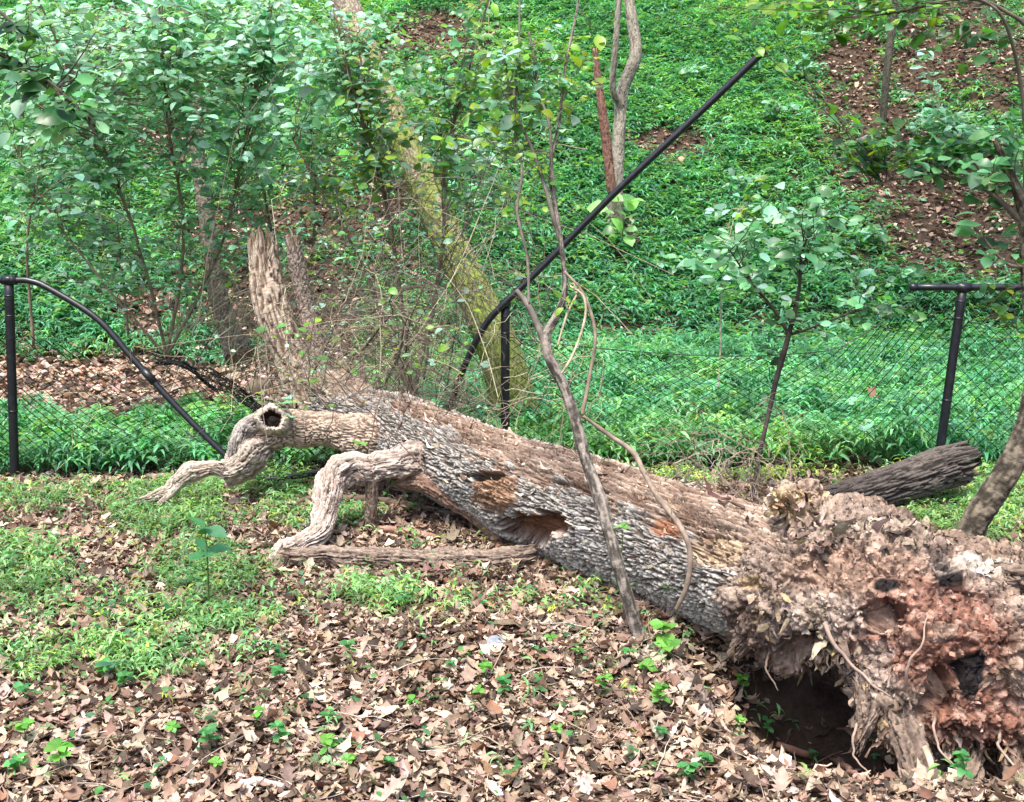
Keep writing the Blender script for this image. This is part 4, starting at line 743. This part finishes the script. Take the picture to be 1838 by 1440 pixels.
shrub("bush", "spreading bush with pale mint green leaves filling the upper left", "bush",
    [[(300, 640, 8.6, .014), (260, 480, 8.4, .012), (200, 300, 8.0, .010), (120, 120, 7.6, .008), (60, -20, 7.4, .006)], [(300, 640, 8.6, .014), (330, 420, 8.4, .012), (300, 220, 8.0, .009), (290, 60, 7.8, .007), (280, -60, 7.7, .005)],
     [(300, 640, 8.6, .014), (400, 430, 8.4, .011), (440, 250, 8.1, .008), (470, 80, 7.9, .006), (500, -30, 7.8, .004)], [(300, 640, 8.6, .012), (180, 500, 8.5, .009), (90, 380, 8.4, .006), (20, 250, 8.3, .004)]],
    [(110, 110, 160, 120, 7.6, .7, 80, 10, .065, MINT), (330, 90, 170, 110, 7.8, .8, 130, 11, .065, MINT), (480, 60, 130, 100, 7.8, .6, 90, 10, .065, MINT), (430, 230, 170, 110, 8.0, .7, 80, 9, .06, MINT), (120, 260, 140, 120, 7.9, .7, 75, 9, .06, MINT + MID),
     (300, 320, 190, 120, 8.2, .7, 60, 8, .055, MINT + MID), (200, 470, 180, 100, 8.4, .6, 46, 7, .05, MID + MINT), (400, 450, 110, 100, 8.3, .5, 26, 6, .045, MID + MINT)])
shrub("bush", "tangled bush with yellow green leaves at the top centre", "bush",
    [[(740, 720, 7.6, .018), (720, 540, 7.6, .015), (690, 350, 7.5, .012), (640, 180, 7.3, .009), (600, 20, 7.2, .006)], [(740, 720, 7.6, .018), (790, 480, 7.5, .014), (800, 300, 7.3, .01), (840, 130, 7.1, .008), (880, -20, 7.0, .005)],
     [(740, 720, 7.6, .018), (660, 500, 7.7, .012), (580, 350, 7.6, .009), (520, 240, 7.5, .005)]],
    [(690, 200, 120, 110, 7.2, .5, 50, 8, .055, YEL + MINT + MINT), (620, 60, 130, 90, 7.2, .5, 44, 8, .055, MINT), (660, 420, 220, 130, 7.4, .5, 44, 5, .038, YEL + MINT), (850, 380, 130, 120, 7.3, .5, 26, 5, .04, YEL + MINT), (660, 100, 130, 100, 7.3, .6, 44, 8, .055, YEL + MINT + MINT), (840, 130, 120, 110, 7.1, .6, 56, 8, .058, YEL + MINT[:1] + MID), (760, 250, 120, 70, 7.2, .4, 26, 7, .07, YEL + MINT), (600, 300, 110, 70, 7.5, .4, 28, 7, .055, YEL + MID), (760, 360, 200, 70, 7.4, .4, 22, 5, .055, YEL + MINT), (560, 160, 90, 90, 7.4, .4, 24, 8, .075, MINT)])
shrub("sapling", "slender grey sapling curving up in front of the fallen trunk", "sapling",
    [[(1150, 1150, 4.02, .027), (1120, 1050, 4.05, .025), (1100, 980, 4.1, .025), (1075, 890, 4.2, .026), (1050, 820, 4.3, .024), (1033, 755, 4.35, .022), (1010, 690, 4.4, .021), (985, 640, 4.42, .021), (978, 600, 4.45, .022)],
     [(978, 602, 4.45, .022), (1000, 565, 4.47, .015), (1014, 520, 4.5, .011), (1010, 460, 4.52, .010), (1000, 390, 4.55, .009), (988, 310, 4.6, .007), (1003, 220, 4.65, .006), (1015, 120, 4.7, .0055), (1035, 20, 4.75, .005), (1045, -60, 4.8, .005)],
     [(985, 635, 4.42, .014), (962, 575, 4.45, .014), (945, 540, 4.47, .012), (928, 520, 4.5, .009)],
     [(950, 545, 4.46, .006), (945, 470, 4.5, .006), (925, 380, 4.55, .006), (935, 300, 4.6, .005), (920, 200, 4.65, .005), (905, 90, 4.7, .004)],
     [(1008, 440, 4.53, .009), (980, 350, 4.55, .008), (955, 270, 4.6, .007), (925, 190, 4.65, .006), (930, 100, 4.7, .005), (935, -20, 4.75, .004)],
     [(998, 380, 4.56, .007), (990, 300, 4.6, .006), (985, 230, 4.62, .006), (965, 150, 4.66, .005), (950, 60, 4.7, .004)]],
    [(900, 120, 90, 110, 4.7, .25, 34, 6, .05, YEL + MINT), (1010, 150, 110, 110, 4.7, .25, 26, 5, .045, YEL + MINT), (930, 300, 90, 80, 4.6, .25, 22, 4, .04, YEL), (1100, 90, 60, 60, 4.7, .2, 5, 3, .05, YEL), (850, 250, 80, 60, 4.7, .2, 8, 4, .05, YEL + MINT)], (0.15, 0.13, 0.11), tw=0.0025)
shrub("vine", "thick brown vine drooping from the sapling down over the trunk", "vine",
    [[(1215, 1095, 4.05, .009), (1236, 1050, 4.02, .010), (1240, 990, 4.02, .0105), (1222, 945, 4.05, .0105), (1180, 895, 4.2, .011), (1155, 850, 4.3, .0105), (1135, 812, 4.35, .010), (1095, 782, 4.38, .009), (1045, 745, 4.38, .007)],
     [(1045, 745, 4.38, .008), (1062, 650, 4.4, .007), (1066, 590, 4.42, .007), (1045, 530, 4.45, .006), (1012, 490, 4.5, .006)]], [(1200, 900, 60, 60, 4.15, .1, 6, 0, .03, YEL)], (0.22, 0.17, 0.13), tw=0.002)
shrub("vine", "pale thin vine looping beside the fork of the sapling", "vine",
    [[(1000, 680, 4.4, .005), (1025, 640, 4.4, .005), (1048, 575, 4.42, .005), (1045, 535, 4.44, .005), (1020, 515, 4.46, .004)], [(1000, 620, 4.42, .005), (1015, 570, 4.44, .005), (1038, 520, 4.46, .004)]],
    [(1015, 525, 30, 20, 4.45, .05, 3, 2, .05, YEL)], (0.42, 0.36, 0.24))
shrub("sapling", "thin dark sapling with scattered leaves growing inside the sagging fence", "sapling",
    [[(1350, 893, 5.9, .012), (1362, 820, 5.95, .012), (1382, 730, 6.0, .013), (1400, 655, 6.0, .016), (1416, 600, 6.0, .015), (1432, 530, 6.0, .011), (1440, 460, 6.0, .008), (1465, 390, 6.0, .005)], [(1416, 600, 6.0, .011), (1385, 550, 6.0, .008), (1350, 510, 6.0, .006), (1310, 450, 6.0, .004)],
     [(1420, 600, 6.0, .008), (1450, 590, 5.95, .006), (1530, 560, 5.9, .004), (1600, 545, 5.9, .003)]],
    [(1430, 400, 130, 110, 6.0, .4, 26, 6, .065, MINT + MID), (1320, 470, 110, 80, 6.0, .3, 14, 5, .065, MINT + MID), (1470, 520, 130, 100, 6.0, .4, 20, 5, .06, MID + MINT), (1570, 560, 80, 40, 5.9, .2, 10, 6, .06, MID + DARK), (1380, 620, 60, 40, 6.0, .2, 6, 3, .05, DARK)], (0.05, 0.04, 0.035))
shrub("understory_tree", "crooked brown tree growing past the root plate at the right edge", "tree",
    [[(1728, 1000, 4.6, .065), (1748, 940, 4.6, .058), (1780, 890, 4.6, .055), (1822, 820, 4.6, .05), (1850, 740, 4.6, .045), (1858, 640, 4.6, .04), (1848, 500, 4.6, .032), (1838, 380, 4.6, .025), (1812, 310, 4.6, .018), (1785, 250, 4.6, .010)],
     [(1838, 400, 4.6, .014), (1760, 335, 4.65, .008), (1690, 318, 4.7, .006), (1620, 320, 4.75, .005), (1560, 332, 4.8, .003)], [(1848, 520, 4.6, .016), (1880, 300, 4.6, .014), (1880, 100, 4.6, .012), (1800, 20, 4.6, .008), (1720, 0, 4.6, .006), (1620, 20, 4.7, .004), (1500, 30, 4.8, .003)],
     [(1838, 390, 4.6, .010), (1840, 200, 4.6, .009), (1800, 40, 4.5, .007), (1740, -10, 4.5, .004)], [(1845, 480, 4.6, .01), (1800, 470, 4.6, .006), (1740, 400, 4.6, .004)]],
    [(1650, 270, 190, 60, 4.8, .4, 22, 8, .06, DARK + MID), (1540, 250, 110, 40, 4.9, .3, 12, 8, .055, YEL + DARK), (1350, 25, 150, 40, 4.8, .3, 18, 8, .06, YEL), (1500, 50, 130, 40, 4.8, .3, 14, 7, .055, YEL + MID), (1720, 60, 120, 60, 4.7, .3, 12, 6, .06, DARK), (1790, 400, 60, 80, 4.6, .3, 10, 6, .06, DARK + MID), (1800, 560, 50, 60, 4.6, .2, 6, 4, .05, YEL + DARK), (1780, 250, 70, 70, 4.6, .3, 12, 6, .07, MID)], (0.115, 0.095, 0.07), tw=0.0025)
shrub("understory_tree", "dark leaved branch hanging in at the upper left corner", "tree",
    [[(-160, 1000, 4.2, .04), (-140, 600, 4.2, .035), (-130, 200, 4.1, .028), (-100, -100, 4.0, .02)], [(-120, 40, 4.1, .01), (-20, 90, 4.0, .007), (60, 130, 3.9, .005), (130, 185, 3.8, .004), (180, 250, 3.75, .002)], [(-120, -60, 4.1, .01), (-20, 10, 4.0, .006), (40, 60, 3.9, .004)]],
    [(40, 130, 90, 70, 3.9, .2, 12, 6, .06, DARK + MID), (130, 190, 80, 60, 3.8, .2, 9, 6, .06, DARK + MID), (10, 30, 70, 60, 3.9, .2, 6, 5, .065, DARK), (180, 90, 100, 60, 3.9, .2, 8, 5, .055, MINT + MID), (60, 260, 60, 40, 3.8, .2, 4, 4, .06, MINT)], (0.06, 0.05, 0.04))
shrub("bush", "wide airy bush with small mint leaves between the slender grey tree and the leaning tree", "bush",
    [[(520, 700, 9.0, .014), (500, 500, 9.0, .012), (470, 330, 8.9, .009), (430, 180, 8.8, .006)], [(520, 700, 9.0, .012), (560, 450, 8.9, .01), (560, 280, 8.8, .007), (540, 90, 8.7, .005)]],
    [(470, 300, 180, 110, 8.8, .5, 70, 8, .06, MINT + MID), (560, 150, 130, 130, 8.7, .5, 60, 8, .065, MINT), (620, 330, 120, 100, 8.8, .5, 34, 6, .05, YEL + MINT), (430, 420, 120, 60, 8.9, .4, 26, 6, .05, MINT + MID)])
shrub("bush", "loose bush with round mint leaves above the left post", "bush",
    [[(60, 620, 9.2, .014), (50, 420, 9.1, .011), (90, 250, 9.0, .008), (140, 80, 8.9, .005)]],
    [(80, 330, 140, 110, 9.0, .5, 50, 8, .06, MID + MINT), (150, 230, 150, 90, 8.9, .5, 50, 8, .065, MINT), (380, 160, 200, 130, 8.7, .6, 90, 9, .06, MINT), (180, 60, 200, 90, 8.7, .6, 60, 9, .06, MINT), (40, 190, 110, 110, 9.0, .5, 36, 8, .065, MINT + MID)])
for k_, (sx_, sy_, lab_) in enumerate([(1010, 60, "leafy weed clump on the slope left of the thin reddish snag"), (1250, 130, "leafy weed clump on the slope beside the upper end of the raised rail"), (1400, 200, "leafy weed clump on the green slope right of the raised rail"), (1330, 330, "leafy weed clump halfway up the slope right of the bare litter patch"),
    (1480, 60, "leafy weed clump near the top of the slope left of the dark thin sapling trunk"), (1560, 420, "leafy weed clump at the edge of the brown slope left of the leaf littered hollow"), (1620, 500, "leafy weed clump just above the left end of the straight rail"), (1790, 520, "leafy weed clump behind the straight rail at the right edge"), (1200, 470, "leafy weed clump on the green slope under the raised rail"),
    (1450, 120, "broad leaved weed clump high on the slope"), (920, 20, "broad leaved weed clump at the top edge above the sapling twigs"), (1830, 250, "leafy weed clump on the brown slope at the far right")]):
    q = G(sx_, sy_ + 25); shrub("weed_clump", lab_, "weeds", [[(sx_, sy_ + 25, q[1], .006), (sx_, sy_, q[1] - .05, .003)]], [(sx_, sy_, 42, 22, q[1] - .1, .3, 14, 6, .10, MID + MINT)], (0.12, 0.14, 0.06), group="leafy weed clumps on the slope")
g0 = G(1720, 290)
shrub("bush", "low bush of pale mint leaves on the brown slope at the right", "bush", [[(1705, 290, g0[1], .01), (1700, 240, g0[1], .008), (1690, 200, g0[1] - .1, .005)]], [(1700, 225, 100, 38, g0[1] - .2, .4, 45, 9, .11, MINT), (1650, 265, 40, 12, g0[1] - .3, .2, 5, 5, .13, MINT), (1640, 130, 50, 60, g0[1] + .4, .3, 10, 6, .12, MINT)])
shrub("bush", "green bush on the slope left of the pale forked tree", "bush", [[(830, 420, 10.5, .012), (850, 330, 10.5, .01), (860, 250, 10.4, .006)]], [(860, 320, 110, 90, 10.3, .4, 34, 8, .085, MID + MINT)])
shrub("bush", "leafy bush on the bank left of the slender dark grey tree", "bush", [[(230, 600, 9.5, .012), (220, 500, 9.5, .01), (210, 400, 9.4, .006)]], [(210, 440, 150, 90, 9.4, .5, 40, 7, .075, MID + MINT), (100, 400, 110, 70, 9.6, .5, 26, 7, .075, MID + MINT)])
shrub("bush", "bright heart leaved bush at the foot of the pale forked tree", "bush", [[(1118, 425, D1 - .4, .01), (1120, 390, D1 - .5, .006)]], [(1125, 385, 35, 45, D1 - .5, .2, 7, 3, .17, [(0.22, 0.45, 0.12), (0.15, 0.36, 0.10)])])
shrub("bush", "mint leaved bush against the netting left of the thin dark sapling", "bush", [[(1290, 700, 7.6, .006), (1295, 560, 7.6, .006), (1310, 420, 7.5, .004), (1330, 370, 7.5, .003)]], [(1290, 450, 70, 70, 7.5, .3, 16, 6, .09, MINT + MID), (1340, 400, 60, 80, 7.5, .3, 14, 7, .08, MINT + YEL)], (0.36, 0.33, 0.24))

# ------------------------------------------------------------------ brush tangle of dead vines
def brush(label, bx, by, bd, zx, zy, rx, ry, n, cols, seed, arch=0.25, rr=0.0035):
    g_ = P(bx, by, bd); r = empty("dead_brush", tuple(g_), label, "brush", None)
    S = g_ + rng.normal(0, 1, (n, 3)) * np.array([rx / FPX * bd * 0.7, 0.3, 0.10]); S[:, 2] += np.abs(rng.normal(0, 0.5, n)) * (ry / FPX * bd) * 1.3; u = rng.uniform(-1, 1, (n, 3))
    E = np.array([P(zx + a * rx, zy + b * ry, bd + 0.7 * c_) for a, b, c_ in u]); L_ = np.linalg.norm(E - S, axis=1, keepdims=True)
    bend = (rng.normal(0, 0.16, (n, 3)) + np.array([0, 0, arch])) * L_
    V, F, C = twigs(S, E, bend, rng.uniform(0.4, 1.3, n) * rr, 0.0012, 12, 4, 0.012); mb = MB(); cc = pal(n, cols, None, 0.25); mb.add(V, F, np.repeat(cc, 48, axis=0))
    k = rng.integers(3, 11, n); ii = rng.integers(0, n, n); S2 = C[ii, k]; E2 = S2 + rng.normal(0, 1, (n, 3)) * [0.16, 0.12, 0.14]
    V, F, _ = twigs(S2, E2, rng.normal(0, 0.03, S2.shape), 0.0018, 0.0008, 6, 3, 0.008); mb.add(V, F, np.repeat(cc[ii], 18, axis=0))
    mb.build("stems", M_twig, r)
    if n >= 90:
        k = rng.integers(4, 12, n); S3 = C[np.arange(n), k]; lf = MB(); w = rng.integers(0, 3, n)
        for i in range(3): m = w == i; q = m.sum(); inst(lf, OVAL[i], S3[m], rhor(q), rdir(q, 0.4) + [0, -.7, 0], 0.045 * rng.lognormal(0, 0.3, q), pal(q, YEL + MINT, None, 0.2))
        lf.build("leaves", M_shrub, r)
    return r
BR = [(0.30, 0.25, 0.19), (0.17, 0.135, 0.105), (0.08, 0.065, 0.055), (0.36, 0.31, 0.21)]
brush("dense brown tangle of dead stems draped over the upper end of the trunk", 690, 760, 6.7, 690, 640, 210, 120, 210, BR, 1, 0.15, 0.0028)
brush("pale tan arching dead stems around the broken snags", 600, 720, 8.3, 600, 560, 230, 130, 120, [(0.42, 0.36, 0.27), (0.28, 0.22, 0.16), (0.14, 0.11, 0.09)], 2, 0.2)
brush("thicket of thin dark stems high behind the raised rail post", 800, 640, 7.3, 760, 380, 230, 170, 160, BR, 3, 0.12, 0.0028)
brush("wispy dead stems between the snags and the slender dark grey tree", 470, 680, 8.8, 430, 500, 150, 120, 90, BR, 4, 0.15, 0.0028)
brush("dark thin stems fanned flat over the bark left of the middle post", 760, 800, 6.1, 760, 740, 130, 55, 46, [(0.07, 0.05, 0.045), (0.12, 0.09, 0.07)], 5, 0.22, 0.0022)
brush("few thick dark crooked twigs arching above the leaning mossy tree foot", 760, 740, 6.9, 770, 540, 150, 150, 16, [(0.06, 0.045, 0.04), (0.1, 0.08, 0.065)], 15, 0.1, 0.007)
brush("pale bent stems crossing the netting right of the middle post", 960, 810, 6.4, 1010, 690, 120, 90, 22, [(0.45, 0.4, 0.27), (0.36, 0.3, 0.2)], 6, 0.1, 0.003)
brush("dry twigs heaped behind the trunk near the thin dark sapling", 1300, 860, 5.6, 1270, 800, 120, 60, 30, [(0.33, 0.24, 0.18), (0.2, 0.15, 0.12)], 7, 0.1, 0.003)
brush("few thin pale stems standing in the grass below the sloping rail", 180, 850, 7.2, 170, 740, 110, 50, 10, [(0.45, 0.42, 0.3)], 8, 0.0, 0.0025)
brush("small bare twigs poking over the black opening by the splintered wood", 1340, 895, 4.6, 1330, 860, 70, 40, 20, [(0.2, 0.16, 0.13), (0.34, 0.26, 0.2)], 9, 0.1, 0.002)

# ------------------------------------------------------------------ seedlings in the litter
def seedling(px, py, h, nl, size, cols, label, tm=OVAL, group="green seedlings in the leaf litter", lean=(0, 0), name="seedling", d=None):
    g_ = G(px, py) if d is None else P(px, py, d); r = empty(name, tuple(g_), label, "seedling", group)
    top = g_ + np.array([lean[0], lean[1], h]); C = crv([g_ - [0, 0, .01], (g_ + top) / 2 + rng.normal(0, h * 0.06, 3), top], 12); V, F = tube(C, np.linspace(0.0025, 0.0012, 12) * (1 + h * 2), 5); mesh_np("stem", V, F, M_green, r, np.tile([0.14, 0.2, 0.06], (len(V), 1)))
    lf = MB(); tiers = max(1, nl // 4)
    for t in range(tiers):
        k = int(11 * (1 - 0.35 * t / tiers * 1.2)); m = 4 if t else max(3, nl - 4 * (tiers - 1)); a = rng.uniform(0, 6.28) + np.arange(m) * 2 * np.pi / m
        a = a + rng.normal(0, 0.25, m); ax = np.stack([np.cos(a), np.sin(a), rng.normal(0.15, 0.3, m)], 1); inst(lf, tm[t % len(tm)], np.tile(C[k], (m, 1)), ax, np.tile([0, -0.2, 1.0], (m, 1)) + rng.normal(0, 0.2, (m, 3)), size * rng.uniform(0.7, 1.15, m), pal(m, cols, None, 0.15))
    lf.build("leaves", M_green, r); return r
BG = [(0.11, 0.32, 0.05), (0.16, 0.38, 0.07)]; EM = [(0.06, 0.24, 0.07), (0.09, 0.30, 0.09)]
SD = [(1190, 1170, .10, 8, .075, BG, "leafy bright green seedling at the foot of the curving sapling"), (1205, 1130, .16, 4, .06, BG, "tall pointed seedling with narrow bright leaves in front of the trunk"), (1130, 1195, .05, 4, .05, EM, "emerald seedling left of the leafy bright green one"),
      (1200, 1195, .07, 4, .08, BG, "seedling with one big heart leaf below the tall pointed seedling"), (990, 1175, .06, 4, .04, BG, "yellow green seedling among litter left of the sapling foot"), (1035, 1190, .05, 3, .035, BG, "tiny yellow green seedling beside the sapling foot litter"),
      (905, 1255, .07, 7, .045, EM, "emerald clump of leaflets in the centre of the leaf litter"), (870, 1230, .06, 4, .045, BG, "small bright seedling just left of the emerald clump"), (860, 1270, .05, 4, .035, BG, "low yellow green seedling below the emerald clump"),
      (625, 1190, .07, 5, .045, EM, "bluish green seedling by the slanting twig"), (810, 1215, .05, 4, .035, EM, "little green seedling under the dark litter mound"), (960, 1180, .04, 3, .035, EM, "single leaf seedling right of the small blue grey stone"),
      (1085, 1260, .08, 6, .045, BG, "fresh green seedling left of the pale broad leaf"), (1185, 1285, .09, 8, .05, BG, "bushy bright seedling at the edge of the snaking grey root"), (1160, 1240, .08, 4, .055, BG, "pale yellow green maple like seedling above the bushy bright one"),
      (1330, 1265, .10, 6, .05, BG, "seedling leaning over the left rim of the dark hollow"), (1325, 1330, .08, 8, .04, BG, "pair of low leafy sprigs at the lower rim of the hollow"), (1375, 1330, .08, 5, .04, EM, "sprig with curled leaves right beside the hollow"),
      (1460, 1375, .05, 6, .035, EM, "small sprig above the reddish brown stick"), (1235, 1415, .07, 9, .05, EM, "broad emerald clump at the bottom edge below the snaking root"), (1265, 1400, .06, 5, .045, EM, "upright emerald sprig at the bottom right of the litter"),
      (1640, 1405, .10, 5, .055, EM, "sprig in front of the root plate foot"), (1720, 1415, .11, 8, .05, EM, "star shaped sprig in the shade below the root plate"), (1570, 1380, .05, 4, .03, EM, "tiny sprig inside the hollow opening"),
      (590, 1380, .08, 6, .05, BG, "bright seedling at the bottom left of centre"), (625, 1400, .06, 4, .04, BG, "low bright leaves beside the bottom left centre seedling"), (500, 1360, .10, 5, .045, EM, "upright green seedling near the bottom left of centre"),
      (375, 1365, .09, 6, .055, EM, "leafy sprig in the lower left litter"), (390, 1400, .05, 4, .04, BG, "small bright leaves at the bottom below the lower left sprig"), (465, 1310, .06, 5, .04, BG, "bright seedling pair in the left litter"),
      (590, 1310, .05, 4, .045, EM, "green seedling right of the left litter pair"), (45, 1270, .07, 5, .05, EM, "low emerald sprig at the left edge below the dark green clump"), (45, 1340, .07, 5, .045, BG, "small bright sprig near the left bottom corner"),
      (110, 1400, .09, 6, .06, BG, "big leaved sprig in the bottom left corner"), (225, 1250, .06, 6, .045, EM, "three leaf sprig below the dark green clump"), (190, 1230, .06, 5, .06, EM, "broad grey green leaves beside the dark green clump"),
      (30, 1400, .06, 6, .05, EM, "dark sprig at the very left bottom edge"), (310, 1330, .05, 4, .04, BG, "lone bright sprig in the lower left litter"), (700, 1400, .05, 4, .04, EM, "tiny emerald sprig at the bottom centre"),
      (1000, 1340, .05, 4, .035, BG, "tiny bright sprig at the lower centre right"), (740, 1290, .06, 4, .04, BG, "pale sprig in the open litter at lower centre"), (1185, 1340, .05, 4, .04, EM, "little sprig between grey root and bottom edge"), (500, 1240, .07, 5, .045, EM, "green sprig by the thin tan twig"),
      (985, 985, .10, 4, .045, BG, "thin stemmed seedling standing against the brown cavity of the trunk"), (1110, 1040, .09, 10, .05, EM, "green sprig in the shade left of the curving sapling stem")]
for q in SD: seedling(*q[:3], int(q[3] * 1.6) + 1, q[4] * 0.72, *q[5:])
seedling(375, 1110, 0.38, 8, .10, [(0.05, 0.2, 0.09), (0.08, 0.26, 0.12)], "tall single stemmed seedling with dark broad leaves left of the elbow limb", lean=(0.0, 0.0))
seedling(205, 1235, 0.08, 5, .05, [(0.07, 0.2, 0.12)], "tilted grey green seedling standing over the dark green clump")
seedling(1115, 1005, 0.13, 4, .04, BG, "lone yellow green sprout in front of the trunk bark beside the sapling stem", d=4.1)
seedling(1550, 815, 0.14, 6, .07, MINT, "pale leaf rosette above the dark weathered log", d=6.35)
seedling(1535, 750, 0.10, 6, .07, MINT, "pale leaf pair on the netting above the rosette", d=6.6)
seedling(645, 815, 0.06, 4, .06, BG, "small bright sprout rising between the two limbs", d=5.95)
seedling(505, 735, 0.03, 3, .08, MINT, "pale sprout leaf on top of the ring shaped knot", d=6.1)

# ------------------------------------------------------------------ unseen tree added out of frame so its crown shades the right slope
rt = empty("added_shade_tree", (8.6, 9.0, hz(8.6, 9.0)), "unseen tall tree added beyond the right edge to shade the slope", "tree")
V, F = tube(crv([[8.6, 9, -0.2], [8.5, 9.1, 3], [8.3, 9.4, 7], [8.0, 9.8, 10]], 30), np.linspace(0.22, 0.10, 30), 16); mesh_np("trunk", V, F, M_bark, rt, np.tile([0.2, 0.17, 0.14], (len(V), 1)) * (1 + 0.5 * fbm(V * 12, 3, 4))[:, None])
cc_ = np.array([[6.0, 10.0, 8.6], [4.6, 12.0, 9.4], [7.5, 12.5, 9.0], [5.2, 14.0, 10.2], [8.2, 15.0, 10.5], [3.2, 10.6, 9.0]]); mb = MB(); lf = MB()
for c_ in cc_:
    n = 60; E = c_ + nrm(rng.normal(0, 1, (n, 3))) * rng.uniform(0.3, 1, (n, 1)) * [1.3, 1.3, 0.7]; V, F = tube(crv([[8.1, 9.6, 8.6], (c_ + [8.1, 9.6, 8.4]) / 2 + [0, 0, .3], c_], 14), np.linspace(0.07, 0.02, 14), 8); mb.add(V, F, np.array([0.2, 0.16, 0.12]))
    V, F, C = twigs(np.tile(c_, (n, 1)), E, rng.normal(0, 0.06, (n, 3)), 0.012, 0.003, 6, 4, 0.02); mb.add(V, F, np.array([0.2, 0.16, 0.12]))
    p_ = C[rng.integers(0, n, 620), rng.integers(2, 6, 620)] + rng.normal(0, 0.14, (620, 3)); inst(lf, OVAL[0], p_, rhor(620), rdir(620, 0.5), 0.16 * rng.lognormal(0, 0.2, 620), pal(620, MID, None, 0.2))
mb.build("branches", M_twig, rt); lf.build("crown", M_shrub, rt)
